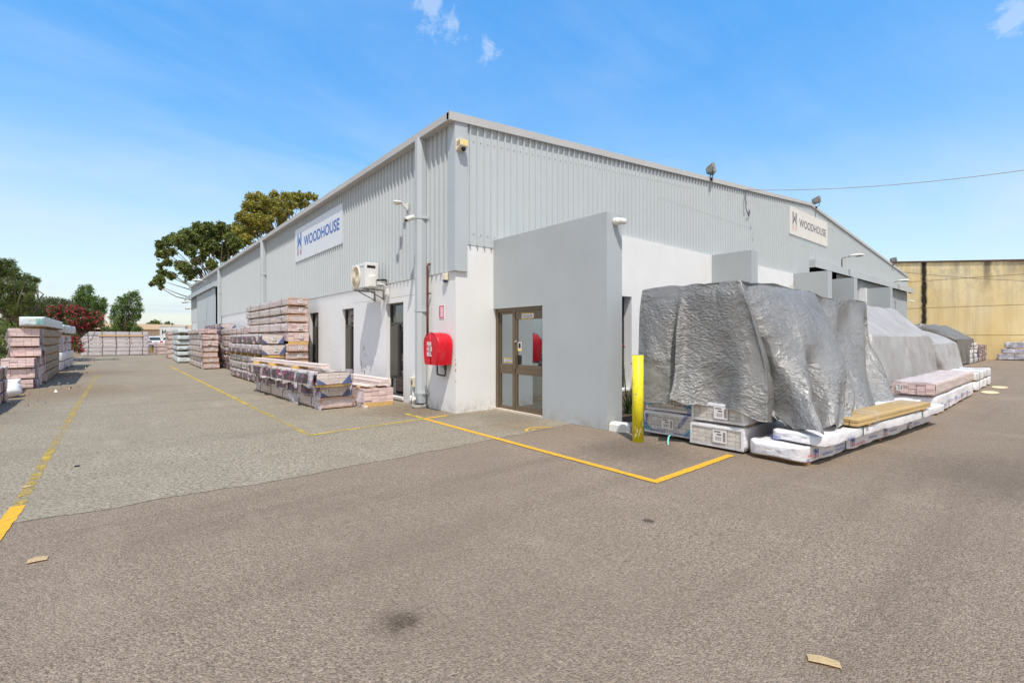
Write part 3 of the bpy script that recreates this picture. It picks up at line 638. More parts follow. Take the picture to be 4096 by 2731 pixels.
# fire hose reel under a red cover
hr = thing('fire_hose_reel', 'red vinyl covered FIRE HOSE REEL on the white wall near the corner', 'hose reel', (-.0, .36, .97))
g = G()
pf = [(-.235, 0), (-.27, .2), (-.28, .40), (-.25, .50), (-.16, .585), (-.04, .62), (.06, .62), (.17, .585), (.25, .50), (.28, .40), (.27, .2), (.235, 0)]
rows = []
for d, k in ((-.36, .93), (-.345, .985), (-.31, 1.), (-.15, 1.02), (-.02, 1.0)):
    rows.append([g.bm.verts.new((d + .012 * fb((y * 5, z * 5, d)), y * k, .02 * (1 - k) + z * k - (.015 * abs(math.sin(y * 9)) if z == 0 else 0))) for y, z in pf])
for a, b in zip(rows, rows[1:]):
    for i in range(len(pf)):
        j = (i + 1) % len(pf)
        if i < len(pf) - 1: f = g.bm.faces.new((a[i], b[i], b[j], a[j])); f.smooth = True
g.bm.faces.new(rows[0])
g.tube([(-.35, y * .985, .02 + z * .985) for y, z in pf], .009, 6, 0); g.tube([(-.365, 0, .01), (-.368, .005, .3), (-.362, 0, .585)], .008, 6, 0)
cv = g.build('cover', M['red_vinyl'], hr)
MX = Matrix.Translation((-.37, .115, 0)) @ Matrix.Rotation(R(-90), 4, 'Z') @ Matrix.Rotation(R(90), 4, 'X')
g = G()
for i, tx in enumerate(('FIRE', 'HOSE', 'REEL')): text_into(g, tx, Matrix.Translation((0, .0, .36 - i * .1)) @ MX, (.17, .2, .185)[i], .085, 0, .04)
g.build('lettering', M['whitetext'], cv)
g = G(); g.cyl((-.06, 0, .3), (-.24, 0, .3), .21, 24); g.build('hose_drum', M['black'], hr)
g = G(); g.tube([(-.09, .19, .05), (-.09, .19, -.2), (-.09, .17, -.225), (-.09, -.1, -.235), (-.09, -.125, -.21), (-.09, -.125, -.04)], .018, 8, 0); g.cyl((-.09, -.125, -.12), (-.09, -.125, -.02), .03, 10, 0); g.box(-.13, -.11, -.15, -.04, -.06, -.045, 0)
g.build('supply_pipe', M['brownpipe'], hr)
g = G(); g.tube([(-.02, .955, 3.06), (-.07, .955, 3.05), (-.085, .955, 3.0), (-.085, .955, 2.0), (-.085, .94, 1.4)], .024, 8); g.box(-.1, -.03, .90, .955, 2.42, 2.445)
tag(g.build('fire_pipe', M['copper']), 'rusty brown vertical water pipe beside the corner downpipe', 'pipe')
g = G(); g.box(-.008, -.001, .41, .62, 1.885, 2.17, 0); g.box(-.0095, -.008, .425, .605, 1.90, 2.155, 1); g.box(-.0105, -.0095, .445, .56, 1.92, 2.13, 2)
tag(g.build('notice', [M['paper'], M['red_sign'], plain('faded_notice', lin(232, 196, 204), .6, var=.15, vs=40.)]), 'small faded red and white fire notice above the hose reel', 'notice')
sr = thing('alarm_siren', 'cream alarm siren with dark blue strobe below the corner flashing', 'siren', (0, .32, 2.6))
g = G(); g.box(-.075, 0, -.075, .075, .05, .2); g.build('housing', M['cream_plastic'], sr, bevel=.02)
g = G(); g.sphere((-.04, -.0, .045), (.045, .065, .035), 0); g.build('strobe', plain('navy_plastic', lin(40, 56, 92), .25), sr)
# meter box and white conduit
g = G(); g.cyl((-.03, 1.51, .05), (-.03, 1.51, 2.8), .024, 10)
for z in (.95, 2.3, 1.6): g.cyl((-.03, 1.51, z), (-.03, 1.51, z + .04), .03, 10)
g.tube([(-.03, 1.62, .16), (-.06, 1.56, .13), (-.05, 1.52, .12)], .03, 8)
tag(g.build('conduit', M['white_plastic']), 'thin white vertical conduit left of the corner downpipe', 'conduit')
mb = thing('switch_box', 'small grey electrical switch box low on the wall beside the white conduit', 'switch box', (0, 1.66, .40))
g = G(); g.box(-.09, 0, -.085, .085, 0, .22); g.build('enclosure', M['cream_plastic'], mb, bevel=.01)
g = G(); g.box(-.1, -.09, -.06, .0, .06, .16); g.build('switch', M['greysteel'], mb)
g = G(); g.tube([(-.04, 0, 0), (-.04, 0, -.2), (-.06, -.02, -.3), (-.05, -.1, -.33)], .02, 8); g.tube([(-.04, .1, -.2), (-.05, .1, -.28), (-.05, .12, -.4)], .025, 8); g.build('cable_tail', M['white_plastic'], mb)
# cameras
def bullet(name, loc, rz, tilt, label, arm=.1, L=.24, r=.042):
    c = thing(name, label, 'camera', loc, rz)
    MT = Matrix.Translation((0, -arm, 0)) @ Matrix.Rotation(tilt, 4, 'X')
    g = G(); P = [MT @ Vector((0, -k, 0)) for k in (0, .02, L - .02, L)]; g.tube(P, [r * .8, r, r, r * .95], 14)
    g.prism([MT @ Vector((x, .0, z)) for x, z in ((-r * 1.1, r * .3), (r * 1.1, r * .3), (r * .7, r * 1.15), (-r * .7, r * 1.15))], MT.to_3x3() @ Vector((0, -L - .035, 0))); g.build('housing', M['white_plastic'], c)
    g = G(); g.tube([MT @ Vector((0, -L, 0)), MT @ Vector((0, -L - .004, 0))], r * .75, 14); g.build('lens', M['black'], c)
    g = G(); g.cyl((0, 0, 0), (0, -.02, 0), .045, 14); g.tube([(0, -.01, 0), (0, -arm * .7, -.01), MT @ Vector((0, 0, 0))], .02, 8); g.build('mount', M['white_plastic'], c); return c
bullet('security_camera', (-.19, 1.27, 4.06), R(-65), R(24), 'white bullet camera fixed to the side of the corner downpipe', .1, .26, .05)
bullet('security_camera', (-.02, 41.3, 4.55), R(-70), R(10), 'small white camera high at the far end of the long wall', .3, .4, .08)
bullet('security_camera', (-.02, 41.3, 4.0), R(-70), R(10), 'small dark camera below another at the far end of the long wall', .15, .3, .07)
bullet('security_camera', (38.3, -.04, 4.12), R(20), R(12), 'tiny white bullet camera at the far right end of the gable wall', .12)
c = thing('security_camera', 'white shoe shaped camera on a bracket left of the corner downpipe', 'camera', (-.045, 1.92, 4.50)); c.scale = (.68, .68, .68)
g = G(); g.box(-.03, 0, -.06, .06, -.16, .08); g.prism([(-.03, -.035, -.13), (-.03, -.035, .06), (-.26, -.035, .09), (-.26, -.035, .03)], (0, .07, 0)); g.build('bracket', M['white_plastic'], c)
g = G(); g.sphere((-.36, .0, .05), (.17, .11, .06), 0); g.build('housing', M['white_plastic'], c)
g = G(); g.sphere((-.39, .0, .01), (.11, .085, .05), 0); g.build('lens_dome', M['cream_plastic'], c)
c = thing('security_camera', 'cream boxed camera with yellow sticker high on the building corner', 'camera', (.07, -.052, 5.2))
g = G(); g.prism([(-.09, 0, .0), (-.09, 0, .17), (-.09, -.15, .17), (-.09, -.15, .04), (-.09, -.05, .0)], (.18, 0, 0)); g.box(-.105, .105, -.012, 0, -.03, .2); g.build('housing', M['cream_plastic'], c, bevel=.006)
g = G(); g.sphere((.02, -.09, .0), (.045, .045, .05), 0); g.build('lens_dome', M['black'], c)
g = G(); g.box(-.07, .075, -.1525, -.1505, .055, .16); g.build('sticker', plain('yellow_sticker', lin(238, 214, 130), .5, var=.1, vs=30.), c)
g = G(); [g.box(-.0925, -.0905, -.125 + k * .03, -.11 + k * .03, .05, .14) for k in range(4)]; g.build('vent', M['pinedark'], c)
c = thing('wall_lamp', 'white round swivel lamp on the end of the entrance wall', 'lamp', (1.14, -3.0, 3.40))
g = G(); g.cyl((0, 0, 0), (0, -.04, 0), .065, 18, 0); g.sphere((0, -.06, 0), (.065, .055, .065)); g.build('base', M['white_plastic'], c)
g = G(); g.tube([(.01, -.09, 0), (.07, -.15, -.01), (.09, -.17, -.012)], [.055, .05, .03], 14); g.build('lamp_head', M['white_plastic'], c)
# floodlights standing on the gable edge
def flood(x, z, rz, label):
    c = thing('floodlight', label, 'floodlight', (x, -.09, z), rz, 'floodlights along the gable')
    T = Matrix.Translation((0, -.05, .36)) @ Matrix.Rotation(R(-12), 4, 'X')
    g = G(); q = [[T @ Vector(p) for p in ((-a, y, -b), (a, y, -b), (a, y, b), (-a, y, b))] for y, a, b in ((.18, .10, .08), (.02, .19, .15), (-.06, .19, .15))]
    V = [[g.bm.verts.new(p) for p in r] for r in q]
    for a, b in zip(V, V[1:]):
        for i in range(4): g.bm.faces.new((a[i], a[(i+1) % 4], b[(i+1) % 4], b[i]))
    g.bm.faces.new(V[0][::-1]); g.bm.faces.new(V[-1]); g.build('housing', M['greysteel'], c)
    g = G(); g.face([T @ Vector(p) for p in ((-.165, -.063, -.125), (.165, -.063, -.125), (.165, -.063, .125), (-.165, -.063, .125))]); g.build('glass_front', plain('lamp_glass', lin(176, 180, 178), .25, var=.15, vs=14.), c)
    g = G(); g.tube([(-.2, -.03, .36), (-.2, -.03, .06), (.2, -.03, .06), (.2, -.03, .36)], .014, 6); g.cyl((0, -.03, -.02), (0, -.03, .07), .03, 8); g.box(-.06, .06, .08, .17, -.0, .12); g.build('yoke', M['black'], c)
flood(9.95, roofz(9.95) + .02, R(38), 'weathered floodlight on the gable edge nearest the building corner')
flood(19.75, roofz(19.75) + .03, R(50), 'weathered floodlight at the peak of the gable above the faded sign')
flood(34.0, roofz(34.0) + .03, R(55), 'small floodlight at the low right end of the gable by the yellow wall')
# bracket street lamps
def lamp(loc, rz, label, L=.75):
    c = thing('street_lamp', label, 'street lamp', loc, rz)
    g = G(); g.tube([(0, -.02, -.5), (0, -.02, -.04), (0, -.06, .0), (0, -L * .55, .06)], .028, 8); g.build('arm', M['greysteel'], c)
    g = G(); g.sphere((0, -L * .85, .08), (.13, .34, .075), 0); g.build('lamp_head', M['white_plastic'], c)
    g = G(); g.sphere((0, -L * .95, .045), (.10, .2, .06), 0); g.build('lens', M['greysteel'], c)
lamp((23.6, -.05, 5.6), R(12), 'silver bracket street lamp above the loading bay canopy')
lamp((-.05, 30.5, 5.3), R(-85), 'white bracket street lamp above the long side sliding door', .9)
lamp((34.3, -.05, 5.15), R(5), 'small white bracket street lamp near the far end of the loading canopy', .6)
g = G(); g.sphere((0, -.06, .05), (.12, .05, .05)); g.sphere((.17, -.05, .03), (.07, .05, .06)); g.box(-.02, .2, -.03, 0, -.06, .05)
tag(g.build('sensor_light', M['white_plastic'], loc=(20.55, -.32, 4.5)), 'little white sensor lights under the canopy above the fin walls', 'lamp')
# overhead cables
def cable(name, pts, r, label, m='wire', cat='cable'):
    g = G(); g.tube(pts, r, 6); return tag(g.build(name, M[m]), label, cat)
def sag(a, b, d, n=24):
    a = Vector(a); b = Vector(b); return [a.lerp(b, k / n) - Vector((0, 0, 4 * d * (k / n) * (1 - k / n))) for k in range(n + 1)]
def aim(x, y, s): return CAM + pdir(x, y) * s
e_ = aim(4096, 627, 13.6); a_ = Vector((12.58, -.1, 6.9)); far = a_ + (e_ - a_) * 1.55
cb = cable('overhead_cable', sag(a_, far, .42), .012, 'thin overhead cable running from the gable up to the right', 'wire_pale')
g = G(); g.tube([(12.55, -.09, 6.9), (12.45, -.12, 6.6), (12.48, -.12, 6.2), (12.75, -.1, 5.98), (12.9, -.08, 6.12), (12.88, -.06, 6.25)], .014, 6); g.build('drop_loop', M['wire'], cb)
a_ = aim(3594, 1087, 31); cable('overhead_cable', sag(a_, a_ + (aim(4096, 1117.5, 30.) - a_) * 1.3, .12), .013, 'thin cable crossing in front of the stained yellow wall', 'wire')
# bollard
bo = thing('bollard', 'chipped bright yellow steel bollard beside the tarp covered stack', 'bollard', (.645, -3.80, 0))
g = G(); g.cyl((0, 0, -.004), (0, 0, 1.245), .079, 32, 0); g.build('post', M['bollard'], bo)
g = G(); g.cyl((0, 0, 1.2455), (0, 0, 1.252), .077, 32, 0, .074); g.build('cap', M['concrete'], bo)
g = G()
for k in range(70):
    a = random.uniform(2.6, 6.2); z = random.uniform(.05, 1.2) if k % 3 else random.uniform(.03, .3); w_ = random.uniform(.01, .05); h = random.uniform(.003, .012) if k % 2 else random.uniform(.01, .035)
    P = [(math.cos(a + t) * .0797, math.sin(a + t) * .0797, z + q + t * .2) for t, q in ((0, 0), (w_ / .16, -h), (w_ / .08, h * .3), (w_ / .12, h))]; g.face(P, k % 2)
g.build('paint_chip', [plain('bare_primer', lin(206, 196, 150), .7, var=.2), plain('rust_chip', lin(120, 88, 48), .8, var=.3)], bo)
# kangaroo paw
kp = thing('kangaroo_paw', 'strap leaved plant with red flower spikes behind the yellow bollard', 'plant', (2.35, -2.4, .05))
g = G()
for k in range(46):
    a = random.uniform(0, 6.28); L = random.uniform(.3, .75); sp = random.uniform(.12, .42); w_ = .011; d = Vector((math.cos(a), math.sin(a), 0)); s_ = Vector((-d.y, d.x, 0)) * w_; p0 = d * random.uniform(0, .08)
    pr = None
    for i in range(6):
        u = i / 5; c = p0 + d * sp * u ** 1.6 + Vector((0, 0, L * u * (1 - .25 * u * u))); ww = s_ * (1 - u) ** .6
        q = (g.bm.verts.new(c - ww), g.bm.verts.new(c + ww))
        if pr: g.bm.faces.new((pr[0], pr[1], q[1], q[0]))
        pr = q
g.build('leaves', M['leaf_blade'], kp)
g = G(); tips = []
for a, L in ((2.6, 1.28), (1.9, 1.05), (4.4, .95),):
    d = Vector((math.cos(a), math.sin(a), 0)); pts = [d * .03, d * .08 + Vector((0, 0, L * .5)), d * .13 + Vector((0, 0, L))]; g.tube(pts, .006, 5, 0); tips.append(pts[-1])
    g.tube([pts[1] + (pts[2] - pts[1]) * .5, pts[2] + d * .1 - Vector((0, 0, .08))], .004, 5, 0); tips.append(pts[2] + d * .1 - Vector((0, 0, .08)))
g.build('stems', M['leaf_blade'], kp)
g = G()
for p in tips:
    for k in range(9): d = Vector((random.gauss(0, 1), random.gauss(0, 1), random.gauss(.3, .7))).normalized(); g.tube([p, p + d * .05], [.003, .008], 5)
g.build('flowers', M['petal'], kp)
def twig(loc, h, label, grp=None):
    c = thing('garden_shrub', label, 'shrub', loc); g = G(); L = G()
    for k in range(7):
        a = random.uniform(0, 6.28); d = Vector((math.cos(a), math.sin(a), 0)); top = d * random.uniform(.1, .35) + Vector((0, 0, h * random.uniform(.86, 1.02))); g.tube([d * .02, d * .06 + Vector((0, 0, h * .6)), top], [.014, .01, .004], 5)
        for j in range(14):
            p = top.lerp(d * .06 + Vector((0, 0, h * .6)), random.random() * .8); q = Vector((random.gauss(0, 1), random.gauss(0, 1), .6)).normalized() * random.uniform(.06, .14); s_ = q.cross(Vector((random.random(), random.random(), 1))).normalized() * .012; L.face([p, p + q * .5 + s_, p + q, p + q * .5 - s_])
    g.build('stems', M['bark'], c); L.build('foliage', M['leaf_gold'], c)
twig((14.6, -.75, .05), 3.42, 'spindly dry shrub poking above the big tarp before the second fin wall'); twig((16.1, -.7, .05), 3.62, 'taller spindly dry shrub poking above the big tarp at the second fin wall')
# litter on the asphalt
def scrap(loc, rz, a, b, label, m='cardbox', bend=.006):
    g = G(); g.grid(8, 3, lambda u, v: Vector(((u - .5) * a, (v - .5) * b, .006 + bend * (1 - abs(u - .45) * 2) * (.4 + v))), smooth=False)
    bmesh.ops.solidify(g.bm, geom=g.bm.faces[:], thickness=.003); o = g.build('cardboard_scrap', M[m], loc=loc); o.rotation_euler = (0, 0, rz); return tag(o, label, 'litter')
scrap((-2.66, -7.145, 0), R(-63), .13, .052, 'creased tan cardboard scrap lying in the right foreground asphalt')
scrap((-5.57, -3.39, 0), R(-2), .10, .075, 'buff cardboard scrap lying on the dark asphalt at the left')
scrap((-5.84, -1.12, 0), R(20), .085, .05, 'small brown scrap on the worn yellow line', 'cardbox')
scrap((-5.5, -.4, 0), R(70), .07, .04, 'small black scrap beside the worn yellow line', 'black')
g = G()
for k in range(260):
    y = random.uniform(6.5, 40); x = -7.0 + random.gauss(0, .5) - (.3 if y > 24 else 0) + .9 * max(0, random.gauss(0, .4)); s = random.uniform(.012, .045); a = random.uniform(0, 6.28)
    c = Vector((x, y, .004)); d = Vector((math.cos(a), math.sin(a), 0)) * s; e = Vector((-d.y, d.x, .1)) * random.uniform(.3, .8)
    g.face([c - d, c + e, c + d, c - e], random.choice((0, 0, 0, 1, 2, 3)))
tag(g.build('leaf_litter', [M['brownwood'], M['paper'], M['print_magenta'], M['cardbox']]), 'scattered dry leaves and plastic bits along the left stacks', 'litter', kind='stuff')
g = G(); c = aim(2595, 1768, 6.15)
P = [Vector((1.04, -4.13, .06)), Vector((.98, -4.12, .10)), Vector((.9, -4.14, .085)), Vector((.82, -4.18, .04)), Vector((.76, -4.22, .004))]
for a, b in zip(P, P[1:]): g.face([a + Vector((0, .012, 0)), b + Vector((0, .012, 0)), b - Vector((0, .012, 0)), a - Vector((0, .012, 0))])
tag(g.build('strapping_offcut', M['strap_teal']), 'loose teal plastic strap end sticking out under the lower box pack', 'strap')
for (x, y) in ((13.1, -6.35), (15.2, -6.38)):
    g = G(); g.prism([(x + math.cos(a) * .42, y + math.sin(a) * .17 * (1 + .1 * math.sin(3 * a)), .004) for a in np.linspace(0, 6.28, 18)[:-1]], (0, 0, .012))
    tag(g.build('cardboard_scrap', M['cardbox']), ('flat pale cardboard on the asphalt beside the far white packs, nearer piece' if x < 14 else 'flat pale cardboard on the asphalt beside the far white packs, farther piece'), 'litter')
# ---------------------------------------------------------------- timber packs
ORD = ['topmost', 'second from top', 'third from top', 'fourth from top', 'fifth from top', 'sixth from top', 'seventh from top', 'eighth from top', 'ninth from top', 'tenth from top']
def sleeve(L, W, z0, z1, wob=.012, ends=False, m=0, seed=0., edge=.03, lip=True):
    """wrinkled film round the long sides of a pack, with a folded lip at each end (or closed ends)"""
    g = G(); prof = []
    def side(a, b, k):
        for i in range(k): prof.append((a[0] + (b[0] - a[0]) * i / k, a[1] + (b[1] - a[1]) * i / k))
    w = W / 2 + .006; c = .015; zt = z1 + .006; zb = z0 + .002
    side((-w, zb), (-w, zt - c), 5); side((-w, zt - c), (-w + c, zt), 1); side((-w + c, zt), (w - c, zt), 6); side((w - c, zt), (w, zt - c), 1); side((w, zt - c), (w, zb), 5); side((w, zb), (-w, zb), 3)
    n_ = max(6, int(L / .16)); V = []
    for i in range(n_ + 1):
        y = -L / 2 - .006 + (L + .012) * i / n_
        V.append([g.bm.verts.new((x + (fb((x + seed, y * .9, z * 3 + seed), 3.2) * wob * 1.4 if abs(x) > w - .02 else 0), y, z + (fb((x * 1.5 + seed, y, 7.), 3.) * wob if z > zb + .05 else 0) + (fb((x * 3, y + seed, z * 6), 5) * wob * .5))) for x, z in prof])
    k = len(prof)
    for a, b in zip(V, V[1:]):
        for i in range(k): f = g.bm.faces.new((a[i], b[i], b[(i+1) % k], a[(i+1) % k])); f.material_index = m; f.smooth = True
    for row, sgn in ((V[0], -1), (V[-1], 1)):
        if ends: f = g.bm.faces.new(row if sgn < 0 else row[::-1]); f.material_index = m
        elif lip:
            inn = [g.bm.verts.new((math.copysign(max(abs(v.co.x) - edge, 0), v.co.x), v.co.y + sgn * .004, min(max(v.co.z, zb + edge), zt - edge))) for v in row]
            for i in range(k):
                q = (row[i], row[(i+1) % k], inn[(i+1) % k], inn[i]); f = g.bm.faces.new(q if sgn < 0 else q[::-1]); f.material_index = 1 if edge > .02 else m
    return g
def boards(L, W, z0, z1, nc, nr, jit=.012, skip=0.):
    g = G(); cw = W / nc; ch = (z1 - z0) / nr; half = max(2, nr // 2)
    for i in range(nc):
        sh = random.uniform(-.5, .5) * jit
        for j in range(nr):
            e0 = random.uniform(0, jit); e1 = random.uniform(0, jit); x = -W / 2 + i * cw; gp = .0045 if (j + 1) % half == 0 and j < nr - 1 else .0009
            g.box(x + .0022, x + cw - .0022, -L / 2 + e0 + sh, L / 2 - e1, z0 + j * ch + .0009, z0 + (j + 1) * ch - gp)
    return g
def crumple(name, parent, c, a, b, m, seed, lean=(0, 0, 0), amp=.06, rot=0.):
    """a hanging torn sheet, a wide, b tall, local xz plane then turned by rot"""
    g = G(); Mr = Matrix.Rotation(rot, 3, 'Z')
    def f(u, v):
        p = Vector((seed + u * a * 3.2, v * b * 2., seed)); k = (1 - v)
        q = Vector(((u - .5) * a * (1 - (0 if m == 'film_print' else .35) * k * abs(fb((seed, v * 3, 1)))), 0, (v - 1) * b * (1 + .25 * fb((u * 4, seed, 2)))))
        q += Vector((fb(p, 1.2) * amp, fb(p + Vector((9, 3, 1)), 1.3) * amp * 1.8 + lean[1] * k, fb(p + Vector((3, 9, 5)), 1.) * amp * .5)) + Vector((lean[0] * k, 0, lean[2] * k))
        return Vector(c) + Mr @ q
    g.grid(max(5, int(a / .06)), max(5, int(b / .06)), f); return g.build(name, M[m], parent)
PK = dict(pink=('pink', 4, 6), pink8=('pink', 5, 8), brown=('pink', 6, 5), printed=('pinkpale', 3, 4), film=('pinkpale', 5, 6), cream=('cream', 7, 5), weather=('pink', 4, 8))
def pack(kind, x, y, z, L, W, H, rz, label, group, bear=.04, lab=None, straps=3, nb=4, name='timber_pack', torn=(), tri=False, cat='timber pack', end='card', pale=False, bm='pine', wob=.016):
    """x, y is the middle of the near end, z the underside of its bearers"""
    d = Matrix.Rotation(rz, 3, 'Z') @ Vector((0, 1, 0)); base = Vector((x, y, z)) + d * L / 2
    t = thing(name, label, cat, base, rz, group); s = random.random() * 40
    tm, nc, nr = PK[kind]
    boards(L, W, bear, H, nc, nr, .02 if kind in ('pink', 'pink8') else .006).build('boards', M['pinkpale' if pale else tm], t)
    if kind == 'brown': sleeve(L, W, bear, H, .012, seed=s).build('wrap', [M['film_brown'], M['card']], t)
    if kind == 'printed': sleeve(L, W, bear, H, wob, seed=s, lip=False).build('wrap', [M['film_print'], M['film_print']], t)
    if kind == 'film': sleeve(L, W, bear, H, .014, seed=s, edge=.015).build('wrap', [M['film_grey'], M['film_grey']], t)
    if kind == 'cream': sleeve(L, W, bear, H, .008, seed=s, edge=.035).build('wrap', [M['film_white'], M['film_white']], t)
    if kind == 'weather': sleeve(L - .5, W, bear, H, .006, seed=s, lip=False).build('wrap', [M['film_stain'], M['film_stain']], t)
    if kind == 'pink8': sleeve(L - .12, W, bear, H, .010, seed=s, lip=False).build('wrap', [M['film_pink'], M['film_pink']], t)
    if kind in ('brown', 'cream', 'printed', 'film'):
        g = G(); g.grid(8, 5, lambda u, v: Vector(((u - .5) * W * .97, -L / 2 - .012 - .006 * fb((u * 4 + s, v * 3, s), 1.5), bear + .01 + v * (H - bear - .02)))); g.build('end_film', M['clear'], t)
    if tri:
        g = G(); y_ = -L / 2 - .021
        for sx in (-1, 1): g.face([(sx * W * .5, y_, bear), (sx * W * .5, y_, bear + (H - bear) * (.85 if sx > 0 else .5)), (sx * W * .22, y_, bear)][::sx])
        g.build('corner_print', M['tri_blue'], t)
    if bear > .02:
        me = None
        for k in range(nb):
            ins = .05 if bear >= .05 and bm == 'pine' and bear != .06 else .28; yy = -L / 2 + ins + (L - 2 * ins) * k / (nb - 1)
            if me is None: g = G(); g.box(-W / 2 + .01, W / 2 - .01, -.04, .04, .001, bear - .001); o = g.build('bearer', M[bm], t, (0, yy, 0)); me = o.data
            else: link('bearer', me, t, (0, yy, 0))
    if straps:
        me = None
        for k in range(straps):
            yy = -L / 2 + L * (k + .5) / straps
            if me is None:
                g = G(); w = W / 2 + .016; zt = H + .016
                for q in ((-w, -w + .003, bear - .01, zt), (w - .003, w, bear - .01, zt), (-w, w, zt, zt + .003)): g.box(q[0], q[1], -.012, .012, q[2], q[3])
                o = g.build('strap', M['strap_dark'], t, (0, yy, 0)); me = o.data
            else: link('strap', me, t, (0, yy, 0))
    if lab:
        lx, lw, lh = lab; y_ = -L / 2 - .022; zc = (bear + H) / 2 + .01; g = G()
        g.box(lx - lw / 2, lx + lw / 2, y_, y_ + .002, zc - lh / 2, zc + lh / 2, 0)
        g.box(lx - lw * .2, lx + lw * .12, y_ - .001, y_, zc + lh * .1, zc + lh * .2, 1); g.box(lx - lw * .4, lx + lw * .05, y_ - .001, y_, zc + lh * .32, zc + lh * .4, 1)
        for k in range(9): g.box(lx - lw * .3 + k * lw * .05, lx - lw * .3 + k * lw * .05 + lw * (.018 if k % 3 else .01), y_ - .001, y_, zc - lh * .32, zc - lh * .02, 1)
        for k in range(9): g.box(lx + lw * .24, lx + lw * .42, y_ - .001, y_, zc - lh * .35 + k * lh * .08, zc - lh * .35 + k * lh * .08 + lh * .045, 1)
        g.build('label', [M['paper'], M['ink_black']], t)
    for (dx, dz, a, b, m, ry) in torn: crumple('torn_wrap', t, (dx, -L / 2 - .03 + ry, dz), a, b, m, random.random() * 50, amp=.05, rot=R(90) if abs(dx) > W / 2 - .02 else 0)
    return t
def soft_pack(x, y, z, L, W, H, rz, label, group, m='film_white', wob=.022, sag=.012, bear=.03, straps=2, sm='strap_green', name='wrapped_pack', print_=None, endtag=None, round_=.05, nb=3, sq=.12, sr_=.006):
    """timber fully wrapped in loose sheeting: rounded, sagging between its straps"""
    d = Matrix.Rotation(rz, 3, 'Z') @ Vector((0, 1, 0)); base = Vector((x, y, z)) + d * L / 2
    t = thing(name, label, 'wrapped pack', base, rz, group); s = random.random() * 60; g = G(); nl = max(16, int(L / .07)); K = 30
    prof = []
    hw, hh = W / 2, (H - bear) / 2
    for k in range(K):
        a = 2 * math.pi * (k + .5) / K; ca, sa = math.cos(a), math.sin(a); e = sq
        prof.append((math.copysign(abs(ca) ** e, ca) * hw, math.copysign(abs(sa) ** e, sa) * hh))
    sp = [(k + .5) / max(1, straps) for k in range(straps)]
    def pt(i, k):
        u = i / nl; y_ = -L / 2 + L * u; px, pz = prof[k]
        en = min(u, 1 - u) * L; f = 1 - .22 * max(0, 1 - en / round_) ** 2
        q = Vector((px * f, y_, pz * f))
        pinch = min([abs(u - v) * L for v in sp] + [9]); pin = 1 - .045 * math.exp(-(pinch / .07) ** 2)
        q.x *= pin; q.z *= pin
        nz = fb((px * 5 + s, y_ * 1.7, pz * 7 + s), 1.1) * wob + fb((px * 13 + s, y_ * 4, pz * 15), 1.) * wob * .5
        out = Vector((px / hw, 0, pz / hh)).normalized(); q += out * nz
        if straps: q.z -= sag * abs(math.sin(math.pi * (u * straps))) * (1 if pz < 0 else .5)
        q.z += hh + bear; q.z = max(q.z, .004); return q
    V = [[g.bm.verts.new(pt(i, k)) for k in range(K)] for i in range(nl + 1)]
    for a, b in zip(V, V[1:]):
        for k in range(K): f = g.bm.faces.new((a[k], b[k], b[(k+1) % K], a[(k+1) % K])); f.smooth = True
    for row, sg in ((V[0], -1), (V[-1], 1)):
        ys = row[0].co.y; prev = row
        for sc_ in (.86, .6, .3):
            cur = [g.bm.verts.new((v.co.x * sc_, ys + sg * (.012 + fb((v.co.x * 9 * sc_, s, v.co.z * 9), 1.) * .016), bear + hh + (v.co.z - bear - hh) * sc_)) for v in row]
            for k in range(K):
                q = (prev[k], prev[(k+1) % K], cur[(k+1) % K], cur[k]); f = g.bm.faces.new(q if sg < 0 else q[::-1]); f.smooth = True
            prev = cur
        g.bm.faces.new(prev if sg < 0 else prev[::-1])
    g.build('wrap', M[m], t)
    me = None
    for k in range(nb):
        yy = -L / 2 + .15 + (L - .3) * k / max(1, nb - 1)
        if me is None: b_ = G(); b_.box(-W / 2 + .005, W / 2 - .005, -.04, .04, .001, bear + .012); o = b_.build('bearer', M['pinedark'], t, (0, yy, 0)); me = o.data
        else: link('bearer', me, t, (0, yy, 0))
    for v in sp:
        b_ = G(); b_.tube([(px * .965 + (sr_ * .5 if px > 0 else -sr_ * .5), 0, pz * .965 + hh + bear) for px, pz in prof + prof[:1]], sr_, 4, 0, False); b_.build('strap', M[sm], t, (0, -L / 2 + L * v, 0))
    if print_:
        b_ = G()
        for (sd, yy, zz, tx, wd, ht, mi) in print_:
            MX = Matrix.Translation((hw * 1.015 + .012, yy, zz)) @ Matrix.Rotation(R(90), 4, 'Z') @ Matrix.Rotation(R(90), 4, 'X') if sd == 'R' else Matrix.Translation((zz if sd == 'N' else 0, -L / 2 - .034, yy)) @ Matrix.Rotation(R(90), 4, 'X')
            if tx == '@':
                for q in ([(0, .55), (.3, .75), (.3, 1), (0, 1)], [(1, .55), (.7, .75), (.7, 1), (1, 1)], [(0, .3), (.5, .62), (1, .3), (1, .5), (.5, .85), (0, .5)]): b_.face([MX @ Vector((a * wd, b * ht, .002)) for a, b in q], mi)
                for q in ([(0, 0), (.3, 0), (.3, .42), (0, .22)], [(.7, 0), (1, 0), (1, .22), (.7, .42)]): b_.face([MX @ Vector((a * wd, b * ht, .002)) for a, b in q], 1)
            else: text_into(b_, tx, MX, wd, ht, mi, .012, .003)
        b_.build('surface_print', [M['print_blue'], M['print_red'], M['print_cyan'], M['print_teal'], M['paper'], M['print_orange']], t)
    return t

